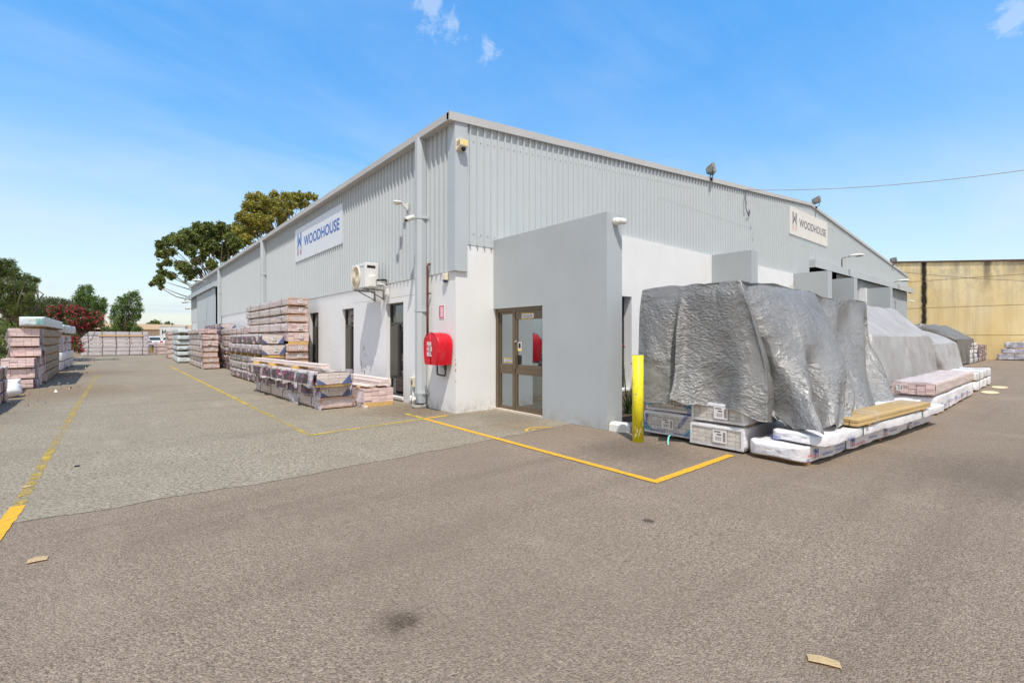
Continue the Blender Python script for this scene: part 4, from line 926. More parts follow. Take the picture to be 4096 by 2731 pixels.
def loose(name, parts, loc, label, cat, m='pinkpale'):
    t = thing(name, label, cat, loc)
    for nm, bxs, mm, rz in parts:
        g = G(); Mz = Matrix.Rotation(rz, 4, 'Z')
        for b in bxs: g.box(*b, 0, Mz)
        g.build(nm, M[mm], t, bevel=.003, seg=1)
    return t

# --- low stack in front of the wall windows
LOW = 'packs of the low stack before the windows'
pack('brown', -1.53, 2.18, 0, 4.95, .74, .24, R(2), 'cardboard edged pack on the ground, bottom of the low three pack stack before the windows', LOW, .02, None, 5, torn=((-.36, .2, .5, .26, 'torn', .2), (-.4, .2, .6, .3, 'torn', 1.6)))
pack('printed', -1.585, 2.2, .245, 4.9, .65, .245, R(2.4), 'dark printed film pack with barcode tag, middle of the low stack before the windows', LOW, .02, (-.2, .17, .08), 4, tri=True, torn=tuple((-.35, .243, .96, .23, 'film_print', .52 + .93 * k) for k in range(5)) + ((-.36, .2, .35, .2, 'torn', .1),), wob=.03)
pack('printed', -1.68, 2.0, .49, 5.0, .70, .29, R(2.8), 'torn dark printed film pack, top of the low stack before the windows', LOW, .05, None, 5, tri=True, pale=True, torn=tuple((-.37, .295, .98, .30 + .03 * (k % 2), 'film_print', .55 + .95 * k) for k in range(5)) + ((.36, .34, .4, .45, 'torn', .2), (-.38, .3, .3, .3, 'torn', .25)), wob=.03)
loose('board_bundle', [('boards', [(-.075 + i * .047, -.031 + i * .047, -.0, 4.9, .07 + j * .042, .11 + j * .042) for i in range(4) for j in range(2)] + [(.2, .27, .5, 4.7, .07, .11)], 'pinkpale', R(4)), ('bearer', [(-.2, .5, 4.2, 4.28, 0, .069)], 'pine', R(4)), ('bearer', [(-.2, .5, 2.9, 2.98, 0, .069)], 'pine', R(4)), ('bearer', [(-.2, .5, 1.3, 1.38, 0, .069)], 'pine', R(4))], (-1.78, 2.25, .785), 'pale pink loose boards laid along the top of the low stack before windows', 'boards')
# --- single pack beside it
pack('pink', -.715, 1.95, 0, 4.2, .68, .385, R(-1), 'pink board pack on thick pine bearers nearest the corner downpipe', 'packs along the white wall', .09, None, 3, nb=3, torn=((-.32, .34, .3, .28, 'torn', .08),))
loose('board_bundle', [('boards', [(-.02 + i * .075, .052 + i * .075, 0, 3.6, .045 + j * .05, .092 + j * .05) for i in range(4) for j in range(3 - (i < 2))] , 'pinkpale', R(2)), ('boards', [(-.30, -.20, .05, 3.2, .04, .07), (-.19, -.10, .0, 3.2, .04, .075)], 'pinkpale', R(6)), ('bearer', [(-.38, .3, .3, .38, 0, .04)], 'pine', 0), ('bearer', [(-.38, .3, 1.6, 1.68, 0, .04)], 'pine', 0)], (-.68, 2.0, .39), 'pink machined boards loose on top of the pack nearest the corner downpipe', 'boards')
loose('loose_board', [('boards', [(-.045, .045, 0, 1.9, .0, .03), (-.045, -.02, 0, 1.9, .03, .055)], 'pinkpale', R(-9))], (-1.05, 1.87, 0), 'single pale pink board lying on the asphalt between the two front stacks', 'board')
# --- tall stack by the window farthest from the corner
TALL = 'packs of the tall stack'
def stack(kinds, x, y, levels, L, W, rz, where, grp, extra=None, dx=.03):
    n_ = len(levels)
    for i, ((z0, z1), kd) in enumerate(zip(levels, kinds)):
        ex = dict(extra or {}); lk = {'brown': 'cardboard edged', 'pink': 'bare pink', 'pink8': 'filmed pink', 'printed': 'dark printed', 'film': 'grey film', 'weather': 'brown sided', 'cream': 'cream'}[kd.split('+')[0]]
        opt = kd.split('+')[1:]; kd = kd.split('+')[0]
        if 'lab' in opt: ex['lab'] = (random.uniform(-.05, .1), .13, .12)
        if 'pal' in opt: ex['bear'] = .1
        if 'tri' in opt: ex['tri'] = True
        xx = x + random.uniform(-dx, dx); pack(kd, xx, y + random.uniform(-.05, .05), z0, L, W + random.uniform(-.02, .02), z1 - z0, rz + R(random.uniform(-.4, .4)), f'{lk} pack, {ORD[n_ - 1 - i]} in {where}', grp, **ex)
stack(['brown', 'brown', 'brown+lab', 'brown+lab', 'brown+lab', 'pink+pal+lab', 'pink8+lab', 'brown', 'brown+lab', 'brown+lab'], -.65, 8.12,
      [(0, .25), (.255, .51), (.515, .77), (.775, 1.02), (1.025, 1.285), (1.29, 1.655), (1.66, 1.955), (1.965, 2.215), (2.225, 2.49), (2.5, 2.755)], 6.0, .62, 0, 'the tall stack at the far window', TALL, dict(nb=5, straps=4), .015)
stack(['printed+lab', 'film+lab', 'film+lab', 'printed+pal+lab+tri', 'printed+lab+tri'], -1.31, 8.36, [(0, .335), (.34, .62), (.625, .86), (.865, 1.265), (1.27, 1.6)], 5.3, .64, 0, 'the five pack stack left of the tallest stack', 'packs of the five pack stack', dict(nb=6, straps=6))
stack(['printed', 'printed', 'printed+pal', 'pink8', 'pink8', 'pink8'], -.72, 14.4, [(.0, .36), (.365, .63), (.635, 1.02), (1.03, 1.33), (1.34, 1.6), (1.62, 1.92)], 4.9, .66, 0, 'the wall stack just behind the tallest stack', 'packs of the wall stack', dict(nb=6, straps=5))
stack(['brown', 'pink8', 'pink8', 'printed', 'pink8', 'printed', 'printed+tri'], -.76, 19.6, [(.0, .32), (.33, .62), (.63, .93), (.94, 1.27), (1.28, 1.6), (1.61, 1.92), (1.93, 2.19)], 5.4, .66, 0, 'the wall stack by the second downpipe', 'packs of the far wall stack', dict(nb=4, straps=4, torn=((-.34, .28, .6, .3, 'torn_dark', .05),)))
stack(['brown+lab', 'brown+lab', 'brown', 'brown+lab', 'pink8+lab', 'pink8+lab', 'pink8'], -1.66, 18.65, [(.0, .275), (.28, .52), (.525, .785), (.79, 1.065), (1.07, 1.37), (1.385, 1.65), (1.67, 1.92)], 6.0, .66, R(-1), 'the seven pack stack beside the lane line', 'packs of the seven pack stack', dict(nb=5, straps=4, torn=((-.34, .2, .4, .25, 'torn', .12),)), .05)
lv = [(.0, .315), (.40, .645), (.735, .965), (1.03, 1.30), (1.325, 1.615), (1.715, 1.965)]
for i, (a, b) in enumerate(lv):
    soft_pack(-1.96 + random.uniform(-.03, .03), 26 + random.uniform(-.1, .1), a, 6.2, .70, b - a + .03, R(-2), f'pale blue wrapped pack, {ORD[5 - i]} in the blue stack beyond the pink ones', 'packs of the blue wrapped stack', 'film_blue', .03, .004, .05, 3, 'strap_dark', print_=[('N', .07, .14, 'SIPA', .2, .15, 3)] if i in (1, 2, 4) else None, nb=4)
lv = [(.0, .33), (.34, .66), (.67, 1.0), (1.01, 1.34), (1.35, 1.66), (1.67, 1.95)]
stack(['brown', 'pink8', 'brown', 'pink8', 'brown', 'pink8'], -1.84, 33.9, lv, 5.0, .7, R(-2), 'the stack just past the blue wrapped one', 'packs past the blue stack', dict(nb=3, straps=3, torn=((-.36, .28, .5, .3, 'torn', .3),)))
stack(['pink', 'pink', 'pink'], -1.92, 44.2, [(0, .33), (.34, .66), (.67, 1.0)], 3.6, .8, 0, 'the small stack in front of the silver cars', 'packs in front of the cars', dict(nb=3, straps=2, torn=((-.4, .26, .4, .28, 'torn_dark', .1), (.4, .26, .4, .28, 'torn_dark', .1))))
# --- long row across the end of the lane
lv = [(0, .31), (.32, .625), (.635, .95), (.96, 1.28), (1.29, 1.61), (1.62, 1.955)]
for i, (a, b) in enumerate(lv):
    t = soft_pack(-2.84 + random.uniform(-.03, .03), 43.6 + .0, a, 4.32, .7, b - a + .02, R(90 - 0), f'long lilac white wrapped pack, {ORD[5 - i]} in the row across the lane end', 'packs in the row across the lane end', 'film_row', .010, .002, .05, 5, 'strap_dark', round_=.03, nb=5, sq=.11, sr_=.022)
g = G(); g.box(-6.1, -3.2, 43.2, 43.245, 1.605, 1.70)
tag(g.build('plank', M['pine']), 'long orange pine plank under the top pack of the lane end row', 'plank')
# --- stacks on the left edge
LEFT = 'packs of the left edge stack'
tw = ((.33, .28, 1.1, .34, 'torn_dark', .55), (.34, .28, .9, .3, 'torn', .7), (-.36, .25, .3, .25, 'torn', .1))
stack(['pink', 'pink', 'pink'], -7.29, 11.76, [(0, .275), (.285, .585), (.6, .895)], 2.5, .66, 0, 'the left edge stack, lower half', LEFT, dict(nb=3, straps=0, torn=tw), .02)
stack(['weather', 'weather', 'weather'], -7.2, 12.15, [(.915, 1.2), (1.215, 1.49), (1.5, 1.775)], 7.2, .64, 0, 'the left edge stack, upper half', LEFT, dict(nb=8, straps=0, torn=((.33, .26, .7, .32, 'torn', .4), (.34, .2, .5, .45, 'torn_dark', .6), (-.34, .25, .3, .3, 'torn', .05))), .03)
stack(['weather', 'weather', 'weather'], -7.22, 14.35, [(0, .31), (.32, .60), (.61, .905)], 5.4, .64, 0, 'the left edge rear stack, lower half', LEFT, dict(nb=7, straps=0), .03)
soft_pack(-7.02, 12.0, 1.79, 6.4, .56, .33, 0, 'pale blue wrapped pack with teal lettering on top of the left edge stack', LEFT, 'film_blue', .016, .0, .05, 0, 'strap_dark', print_=[('N', .085, .08, 'SIPA', .17, .19, 3)], nb=5)
lv = [(0, .42), (.43, .82), (.83, 1.2), (1.22, 1.62), (1.66, 2.05)]
for i, ((a, b), kd) in enumerate(zip(lv, ('film_lilac', 'film_white', 'pink', 'pink', 'film_blue'))):
    lab_ = f'{ {"film_lilac": "lilac film wrapped", "film_white": "crumpled white wrapped", "pink": "bare pink board", "film_blue": "pale blue wrapped"}[kd]} pack, {ORD[4 - i]} in the ragged stack beside the red bush'
    if kd == 'pink': pack('pink', -7.3, 21.0, a, 5.5, .62, b - a, R(-1), lab_, 'packs of the ragged stack', .06, None, 0, nb=4, torn=((.33, .3, 1., .4, 'torn', .6), (.33, .3, 1.4, .4, 'torn', 2.8)))
    else: soft_pack(-7.28 + .03 * i, 20.9, a, 5.8, .66, b - a, R(-1), lab_, 'packs of the ragged stack', kd, .05, .01, .05, 2, 'strap_dark')
for i, (a, b) in enumerate(((0, .24), (.25, .53), (.54, .83))):
    soft_pack(-7.42, 3.6, a, 4.65, .68, b - a, 0, f'grey printed film wrapped pack, {("bottom", "middle", "top")[i]} of the stack at the left picture edge', 'packs at the left picture edge', 'film_print', .03, .006, .04, 5, 'strap_dark')
soft_pack(-7.36, 10.1, 0, 1.5, .5, .33, R(4), 'white sheeted short bundle on the ground before the left edge stack', 'bundles on the left', 'film_white', .02, .0, .04, 0)
g = G(); g.grid(16, 12, lambda u, v: Vector((math.cos(u * 6.283) * math.sin(v * 3.1416) * .24, math.sin(u * 6.283) * math.sin(v * 3.1416) * .34, .17 + math.cos(v * 3.1416) * .2)) * (1 + .22 * fb((math.cos(u * 6.283) * 2, v * 4, math.sin(u * 6.283) * 2), 1.)), closed=True)
tag(g.build('plastic_bag', M['film_white'], loc=(-7.2, 9.35, -.005)), 'crumpled white plastic bag on the ground beside the left picture edge stack', 'bag')

# --- right hand side: cream packs under the big tarps (long axis along X)
RX = R(-90)
BOX = 'cream packs under the silver tarp'
def print_end(t, items):
    g = G()
    for (x, z, tx, w_, h_, mi, rot) in items:
        text_into(g, tx, Matrix.Translation((x, -t[1] / 2 - .024, z)) @ Matrix.Rotation(R(90), 4, 'X') @ Matrix.Rotation(rot, 4, 'Z'), w_, h_, mi, .015, .002)
    for sx in (-1, 1):
        for k in range(2): g.face([(sx * .40 + q[0] * -sx, -t[1] / 2 - .0235, .09 + q[1]) for q in ((.02 + k * .07, 0), (.06 + k * .07, 0), (.0, .05 + k * .08), (.0, .02 + k * .08))][::-sx], 2)
    g.build('surface_print', [M['print_blue'], M['print_blue'], M['print_cyan']], t[0])
t = pack('cream', 1.15, -3.975, 0, 5.2, .80, .365, RX, 'cream pack with blue WOODHOUSE printing, lower left under the silver tarp', BOX, .05, (.0, .2, .15), 0, bm='pinedark')
print_end((t, 5.2), [(.20, .16, 'WOODHOUSE', .34, .055, 0, R(55)), (-.36, .13, 'HOUSE', .2, .05, 0, R(80)), (-.28, .085, 'MOULDINGS', .24, .024, 0, 0), (.1, .085, 'PRIMED RADIATA MOULDINGS', .3, .024, 0, R(-3))])
t = pack('cream', 1.19, -3.965, .375, 5.2, .77, .29, RX, 'cream pack with small blue printing, upper left under the silver tarp', BOX, .02, (.0, .19, .13), 0, bm='pinedark')
print_end((t, 5.2), [(.16, .12, 'RADIATA MOULDINGS', .22, .03, 0, R(-4)), (-.18, .14, 'VST', .06, .03, 0, 0)])
pack('cream', 1.03, -4.77, 0, 5.2, .73, .315, RX, 'plain cream pack in clear film, lower right under the silver tarp', BOX, .03, (.06, .19, .17), 0)
pack('cream', 1.05, -4.775, .33, 5.2, .71, .275, RX, 'plain cream pack in clear film, upper right under the silver tarp', BOX, .03, (.06, .19, .16), 0)
WH = 'white wrapped packs beside the tarps'
pr = [('R', -2.2, .07, '@', .1, .11, 0), ('R', -2.0, .07, 'WOODHOUSE', .3, .03, 0), ('R', -1.6, .07, 'CLEAR GRAIN', .3, .035, 0), ('R', -1.6, .12, 'WOODHOUSE', .26, .03, 0), ('R', -1.1, .06, '@', .1, .12, 0), ('R', -.95, .06, 'WEATHERPROOF', .32, .028, 1), ('R', -.5, .09, 'WOODHOUSE', .3, .034, 0), ('R', .1, .06, '@', .1, .12, 0), ('R', .3, .09, 'WOODHOUSE', .3, .034, 0), ('R', 1.2, .06, '@', .1, .12, 0), ('R', 1.4, .08, 'CLEAR GRAIN', .3, .034, 0), ('R', -2.38, .1, 'PRIMED', .13, .03, 1), ('R', -2.42, .05, 'DRY', .1, .03, 0)]
soft_pack(.965, -5.53, 0, 4.9, .66, .215, RX - R(4.6), 'white wrapped pack with blue printing, bottom of the low pair beside the big tarp', WH, 'film_white', .02, .008, .03, 2, print_=pr)
soft_pack(1.1, -5.72, .215, 4.75, .60, .135, RX - R(5), 'thinner white wrapped pack, on top of the low pair beside the big tarp', WH, 'film_white', .016, .006, .015, 2, print_=[('N', .03, -.28, 'WOODHOUSE', .12, .05, 0), ('R', -1.75, .03, 'WOODHOUSE', .2, .03, 0)], nb=2)
loose('timber_bundle', [('boards', [(-.2 + i * .1, -.108 + i * .1, -.02 * (i % 2), 2.9, .03 + j * .044, .068 + j * .044) for i in range(4) for j in range(2)], 'treated', 0), ('bearer', [(-.2, .2, .3, .38, 0, .029)], 'pinedark', 0), ('bearer', [(-.2, .2, 2.5, 2.58, 0, .029)], 'pinedark', 0), ('tape', [(-.205, .203, .55, .63, .03, .173)], 'clear', 0), ('tape', [(-.205, .203, 2.2, 2.28, .03, .173)], 'clear', 0)], (2.05, -5.93, .345), 'yellow treated pine boards taped together on the white wrapped packs', 'timber bundle').rotation_euler = (0, 0, RX - R(5))
soft_pack(5.35, -5.66, 0, 1.45, .66, .2, RX - R(4), 'short crumpled white wrapped pack, lower one between the timber and pink pack', WH, 'film_white', .04, .0, .03, 0, print_=[('R', -.3, .06, 'WOODHOUSE', .3, .035, 0), ('R', .1, .07, '@', .1, .1, 0)])
soft_pack(5.3, -5.62, .2, 1.3, .6, .12, RX - R(3), 'short crumpled white wrapped pack, upper one between the timber and pink pack', WH, 'film_white', .035, .0, .01, 0)
soft_pack(6.95, -5.82, 0, 5.0, .66, .345, RX, 'deep white wrapped pack carrying the long pink pack', WH, 'film_white', .02, .006, .03, 0, print_=[('R', -1.9 + k * .85, .12 + .03 * (k % 2), ('WOODHOUSE', 'CLEAR GRAIN', 'WOODHOUSE', 'WEATHERPROOF', 'WOODHOUSE')[k], .36, .04, k % 4 == 3) for k in range(5)] + [('R', -2.1 + k * .85, .08, '@', .11, .14, 0) for k in range(5)], nb=4)
pack('pink8', 6.9, -5.8, .355, 5.3, .66, .255, RX, 'long pink board pack in film resting on the deep white pack', WH, .025, (-.2, .1, .13), 0, nb=5)
for i, (a, b) in enumerate(((0, .26), (.27, .52))):
    soft_pack(13.0, -5.75, a, 3.4, .7, b - a, RX, ('lower', 'upper')[i] + ' white wrapped pack beyond the long pink pack', WH, 'film_white', .03, .01, .03, 2)
lv = [(0, .3), (.31, .55), (.56, .8), (.81, 1.0), (1.0, 1.17)]
for i, (a, b) in enumerate(lv):
    soft_pack(32.0 + random.uniform(-.2, .2), -3.6, a, 3.2, .72, b - a, RX, f'small white wrapped pack, {ORD[4 - i]} in the stack past the dark tarp', 'packs past the dark tarp', 'film_blue' if i == 0 else 'film_white', .035, .0, .03, 2, 'strap_dark')
lv = [(0, .26), (.27, .52), (.53, .78), (.79, 1.03)]
for i, (a, b) in enumerate(lv):
    pack('printed', 35.6, -3.55, a, 4.0, .8, b - a, RX, f'pink pack in printed film, {ORD[3 - i]} in the stack nearest the yellow wall', 'packs near the yellow wall', .03, None, 2, nb=3, tri=True)
lv = [(0, .40, 4.4, 4.95), (.41, .76, 4.6, 4.0), (.77, 1.2, 4.75, 3.6)]
for i, (a, b, y0, L) in enumerate(lv):
    soft_pack(40.6, -y0, a, L, .8, b - a, R(180), f'lilac film wrapped pack, {("bottom", "middle", "top")[i]} of the stack against the yellow wall', 'packs against the yellow wall', 'film_lilac', .04, .005, .05, 3, 'strap_dark')
# ---------------------------------------------------------------- tarpaulins
def sm(a, b, x): t = min(1, max(0, (x - a) / (b - a))); return t * t * (3 - 2 * t)
def ga(x, c, w_): return math.exp(-((x - c) / w_) ** 2)
def poly(P, t):
    """point at t in 0..1 on a smooth path through P"""
    n_ = len(P) - 1; f = min(max(t, 0), 1) * n_; i = min(int(f), n_ - 1); u = f - i
    p0, p1, p2, p3 = P[max(i-1, 0)], P[i], P[i+1], P[min(i+2, n_)]
    return .5 * ((2 * p1) + (p2 - p0) * u + (2 * p0 - 5 * p1 + 4 * p2 - p3) * u * u + (3 * p1 - p0 - 3 * p2 + p3) * u ** 3)
def lerpp(P, t):
    n_ = len(P) - 1; f = min(max(t, 0), 1) * n_; i = min(int(f), n_ - 1); return P[i].lerp(P[i+1], f - i)
def wr(p, s, a):
    """soft crumples and a few pulled creases"""
    q = Vector((p.x * 1.1 + s, p.y * 1.1, p.z * .7))
    r = 1 - abs(mnoise.noise(q * 2.1)); r2 = 1 - abs(mnoise.noise((q + Vector((5, 1, 2))) * 4.3))
    return a * (mnoise.noise(q * 1.3) * .9 + (r ** 5) * .55 + (r2 ** 6) * .28)
def tarp(name, label, nu, nv, f, m, s=0., amp=.03, group='silver tarps over the timber stacks', edge=True):
    g = G(); P = [[Vector(f(i / nu, j / nv)) for j in range(nv + 1)] for i in range(nu + 1)]
    def nrm(i, j):
        a = P[min(i+1, nu)][j] - P[max(i-1, 0)][j]; b = P[i][min(j+1, nv)] - P[i][max(j-1, 0)]; c = a.cross(b)
        return c.normalized() if c.length > 1e-9 else Vector((0, 0, 1))
    V = [[g.bm.verts.new(P[i][j] + nrm(i, j) * wr(P[i][j], s, amp)) for j in range(nv + 1)] for i in range(nu + 1)]
    for i in range(nu):
        for j in range(nv):
            q = g.bm.faces.new((V[i][j], V[i+1][j], V[i+1][j+1], V[i][j+1])); q.smooth = True
    bmesh.ops.solidify(g.bm, geom=g.bm.faces[:], thickness=.006)
    for q in g.bm.faces: q.smooth = True
    return tag(g.build(name, M[m]), label, 'tarpaulin', group)
# first sheet: hangs over the near end of the cream packs
def t1(u, v):
    U = min(u, 1.0) / .9; ex = max(0, U - 1.0); U = min(U, 1.0)
    y = -3.56 - 1.5 * U; top = 2.235 + .03 * math.sin(U * 3.14) + .02 * U - .03 * ga(U, .46, .08)
    bot = .555 + .05 * sm(.2, .5, U) - .12 * sm(.55, 1., U) + .03 * math.sin(U * 17); bot -= .10 * ga(U, .5, .03) * 0
    if v < .25:
        k = v / .25; return (3.6 - 2.5 * k, y, top + .02 * math.sin(k * 9 + U * 3) - .05 * k * 0)
    s = (v - .25) / .75; z = top + (bot - top) * s
    x = 1.10 - .05 * sm(0, .12, s) - .10 * s * s - .05 * math.sin(s * 3.14) * math.sin(U * 6.28)
    x -= (.12 * ga(U, .47, .03) * sm(.0, .5, s) - .10 * ga(U, .415, .03) * sm(.1, .55, s)) + .09 * ga(U, .20, .11) * sm(.15, .8, s) + .035 * ga(U, .75, .12) * math.sin(s * 5)
    x -= .035 * math.sin(U * 21 + s * 2.2) * sm(.25, 1, s) * ga(U, .75, .25) + .05 * sm(.6, 1, s) * math.sin(U * 13 + 1)
    z += .022 * math.sin(U * 31) * sm(.9, 1, s)
    x -= .10 * ga(U, .49, .05) * ga(s, 1., .1)
    y -= .34 * sm(.62, 1, U) * math.sin(min(s * 1.15, 1) * 1.57) - .03 * (1 - U) * math.sin(s * 3.14)
    x += .16 * sm(.86, 1, U) * s
    if ex: x += ex * 5.2 * (1 - .3 * s); y += ex * (.9 - .5 * s); z += ex * -.5 * s
    return (x, y, z)
tarp('tarpaulin', 'shiny silver tarpaulin hanging over the near end of the cream box stack by the bollard', 120, 130, t1, 'tarp', 3.1, .026)
# second sheet: big sloping spread from the ridge down over the white packs
Lc = [Vector(p) for p in ((1.28, -5.0, 2.275), (1.20, -5.18, 1.75), (1.18, -5.32, 1.25), (1.20, -5.40, .9), (1.12, -5.56, .6), (.96, -5.84, .355))]
Rc = [Vector(p) for p in ((3.78, -5.08, 2.25), (3.62, -5.28, 1.85), (3.42, -5.5, 1.43), (3.05, -5.74, 1.0), (2.62, -5.90, .66), (2.18, -6.0, .375))]
def t2(u, v):
    if v < .18:
        k = v / .18; a = Vector((1.28 + 2.5 * u, -3.7 - 1.32 * k, 2.20 + .07 * sm(0, 1, k))); return a
    s = (v - .18) / .82; a, b = poly(Lc, s), poly(Rc, s); p = a.lerp(b, u)
    n_ = Vector((-.25, -.85, .45)).normalized()
    p += n_ * (.27 * math.sin(u * 3.14) ** .8 * math.sin(s ** .85 * 3.14))
    p += n_ * (.20 * ga(u, .13, .12) * sm(.3, .75, s) - .30 * ga(u, .36, .06) * sm(.40, .62, s) + .07 * ga(u, .55, .14) * sm(.35, .9, s) + .06 * ga(u, .75, .06) * sm(.3, .9, s) - .07 * ga(u, .88, .06) * sm(.1, .7, s))
    p += n_ * .03 * math.sin(u * 15 + s * 7) * sm(.1, .5, s); p.z += .025 * math.sin(u * 27) * sm(.93, 1, s)
    p.z += -.05 * ga(u, .12, .08) * ga(s, 1, .2) + .08 * ga(u, .38, .1) * ga(s, 1, .15); p += Vector((.16, .22, 0)) * ga(u, 0., .05) * sm(.25, .6, s) * (1 - .6 * sm(.8, 1, s))
    if u < .06: p += Vector((.16, .16, 0)) * (1 - u / .06) * sm(.1, .5, s)
    return p
tarp('tarpaulin', 'largest silver tarpaulin sloping from the stack ridge down onto the white packs', 130, 130, t2, 'tarp', 11.7, .026)
g = G(); g.grid(14, 10, lambda u, v: Vector((1.25 + .9 * u, -5.2 - .42 * v + .08 * fb((u * 5, v * 5, 1), 1.), .34 + .38 * (1 - v) * (1 - u) + .06 * fb((u * 6, v * 6, 3), 1.))))
tag(g.build('tarpaulin', M['tarp_dark']), 'dark crumpled tarp bunched in the gap between the cream box stack and white packs', 'tarpaulin', 'silver tarps over the timber stacks')
# third sheet: long folds, ends in a hanging flap
L3 = [Vector(p) for p in ((3.3, -4.98, 2.26), (3.35, -5.1, 1.6), (3.4, -5.3, .9), (3.4, -5.56, .34))]
R3 = [Vector(p) for p in ((6.95, -5.04, 2.235), (6.72, -5.14, 1.6), (6.4, -5.32, .9), (5.98, -5.62, .27))]
def t3(u, v):
    if u > .9:
        k = (u - .9) / .1; s = max(0, (v - .15) / .85); b = lerpp(R3, s) if v >= .15 else Vector((6.95, -3.7 - 1.34 * v / .15, 2.2))
        return b + Vector((.25 * k * (.2 + s), .55 * k * (.25 + s * .6), -.10 * k * s))
    u = u / .9
    if v < .15: return Vector((3.3 + 3.65 * u, -3.7 - 1.3 * v / .15, 2.2 + .05 * sm(0, .15, v)))
    s = (v - .15) / .85; p = poly(L3, s).lerp(poly(R3, s), u); n_ = Vector((.0, -.93, .3))
    d = u * 2.2 + s * 1.0
    p += n_ * (.12 * math.sin(d * 6.5 + 1.) * sm(0, .3, s) * (1 - .4 * u) + .075 * math.sin(u * 24 + s * 4) * sm(.1, .6, s) * sm(.3, .9, u) - .13 * ga(u, .32 - .25 * s, .1) * ga(s, .3, .3))
    p.z += .03 * math.sin(u * 9) * ga(s, 0, .15); return p
tarp('tarpaulin', 'silver tarpaulin with long diagonal folds behind the taped pine boards', 130, 100, t3, 'tarp', 27.3, .024)
def gabled(X, ridge, eave, foot, back, flare=(0, 0), endcap=True):
    """cross-section carried along X: (x start, x end) per line, each line (x0, x1, y, z)"""
    rows = [back, ridge, eave, ((eave[0] + foot[0]) / 2, (eave[1] + foot[1]) / 2, (eave[2] + foot[2]) / 2, (eave[3] + foot[3]) / 2 + .01), foot]
    A = [Vector((r_[0], r_[2], r_[3])) for r_ in rows]; B = [Vector((r_[1], r_[2], r_[3])) for r_ in rows]
    def f(u, v):
        a, b = lerpp(A, v), lerpp(B, v)
        if .08 <= u <= .92:
            t_ = (u - .08) / .84; p = a.lerp(b, t_)
            p.z -= .05 * abs(math.sin(t_ * 7)) * (1 - sm(.25, .5, v)); p.y -= .10 * math.sin(t_ * 23) * sm(.6, 1, v) * .5
            return p
        k = (.08 - u) / .08 if u < .08 else (u - .92) / .08; e = a if u < .08 else b; sg = -1 if u < .08 else 1
        cz = min(e.z, .05 + 0 * k); return Vector((e.x + sg * .12 * k, e.y + (back[2] - e.y) * k * .75, e.z + (min(e.z, .3) - e.z) * k * .85))
    return f
tarp('tarpaulin', 'pale dull tarpaulin pitched like a roof over the stack behind the pink pack', 110, 70, gabled(0, (12.4, 22.1, -2.55, 2.84), (11.9, 20.5, -4.0, 1.55), (11.5, 23.4, -4.28, .06), (12.4, 21.5, -1.4, 2.5)), 'tarp_dull', 41., .035)
tarp('tarpaulin', 'lower pale pitched tarpaulin joined on beyond the roof shaped one', 80, 60, gabled(0, (20.0, 28.2, -2.75, 2.02), (20.4, 26.3, -4.12, 1.24), (20.8, 25.3, -4.5, .06), (20., 28., -1.5, 1.8)), 'tarp_dull', 55., .04)
tarp('tarpaulin', 'dark grey tarpaulin with open front end, farthest along the fin walls', 70, 60, gabled(0, (25.8, 33.0, -2.9, 2.22), (27.2, 33.2, -4.0, 1.44), (28.0, 34.3, -3.95, .1), (25.8, 33.5, -1.8, 2.1)), 'tarp_dark', 63., .04)
# ---------------------------------------------------------------- stained concrete panel building on the right
n = N('stained_yellow_panels'); x, y, z = n.xyz()
streak = n.noise(1., 6, vec=n.scaled((1, 2.6, .11)), rough=.68); blot = n.noise(.45, 6, rough=.65); fine = n.noise(2.4, 6, vec=n.scaled((1, 1, .5)), rough=.7)
c = n.mix(n.rng(blot, .35, .66), lin(240, 210, 146), lin(247, 228, 182))
c = n.mix(n.rng(streak, .45, .72, 0, .55), c, lin(190, 172, 140)); hi = n.rng(z, 2.8, 6.6)
c = n.mix(n.math('MULTIPLY', n.rng(fine, .45, .68), n.math('MULTIPLY', hi, .6)), c, lin(160, 154, 142))
c = n.mix(n.math('MULTIPLY', n.rng(n.noise(1.4, 6, vec=n.scaled((1, 3., .1)), rough=.75), .5, .72), n.math('MULTIPLY', n.rng(z, 5.0, 7.), .65)), c, lin(74, 66, 54))
def col_stain(yc, wd, z0, z1, amt, colr):
    global c
    d = n.math('ABSOLUTE', n.math('ADD', n.math('SUBTRACT', y, yc), n.math('MULTIPLY', n.math('SUBTRACT', n.noise(2., 5, vec=n.scaled((1, 1, .7)), rough=.75), .5), wd * 1.5)))
    c = n.mix(n.math('MULTIPLY', n.rng(d, wd * .45, wd, amt, 0), n.rng(z, z0, z1)), c, colr)
col_stain(-.48, .21, 0, 1.2, .97, lin(34, 32, 24)); col_stain(-3.85, .26, 4.4, 6.6, .8, lin(84, 78, 66)); col_stain(-5.2, .5, 5.2, 6.8, .5, lin(96, 88, 72))
jn = None
for jz in (1.67, 3.7, 5.73):
    d = n.rng(n.math('ABSOLUTE', n.math('SUBTRACT', z, jz)), .012, .03, .8, 0); c = n.mix(d, c, lin(120, 100, 66))
n.set(base=c, rough=.85, spec=.2); n.bump(n.noise(30, 4), .2, .01); M['yellow_panels'] = n.m
M['rust_cap'] = plain('rusty_capping', lin(92, 62, 44), .7, var=.3, vs=2.)
yb = thing('panel_building', 'stained yellow concrete panel building closing the right side of the yard', 'building', (0, 0, 0))
zt = lambda y: 7.16 + .10 * y
g = G(); g.prism([(41.3, 16, 0), (41.3, -26, 0), (41.3, -26, zt(-26)), (41.3, 16, zt(16))], (14, 0, 0)); g.build('wall', M['yellow_panels'], yb)
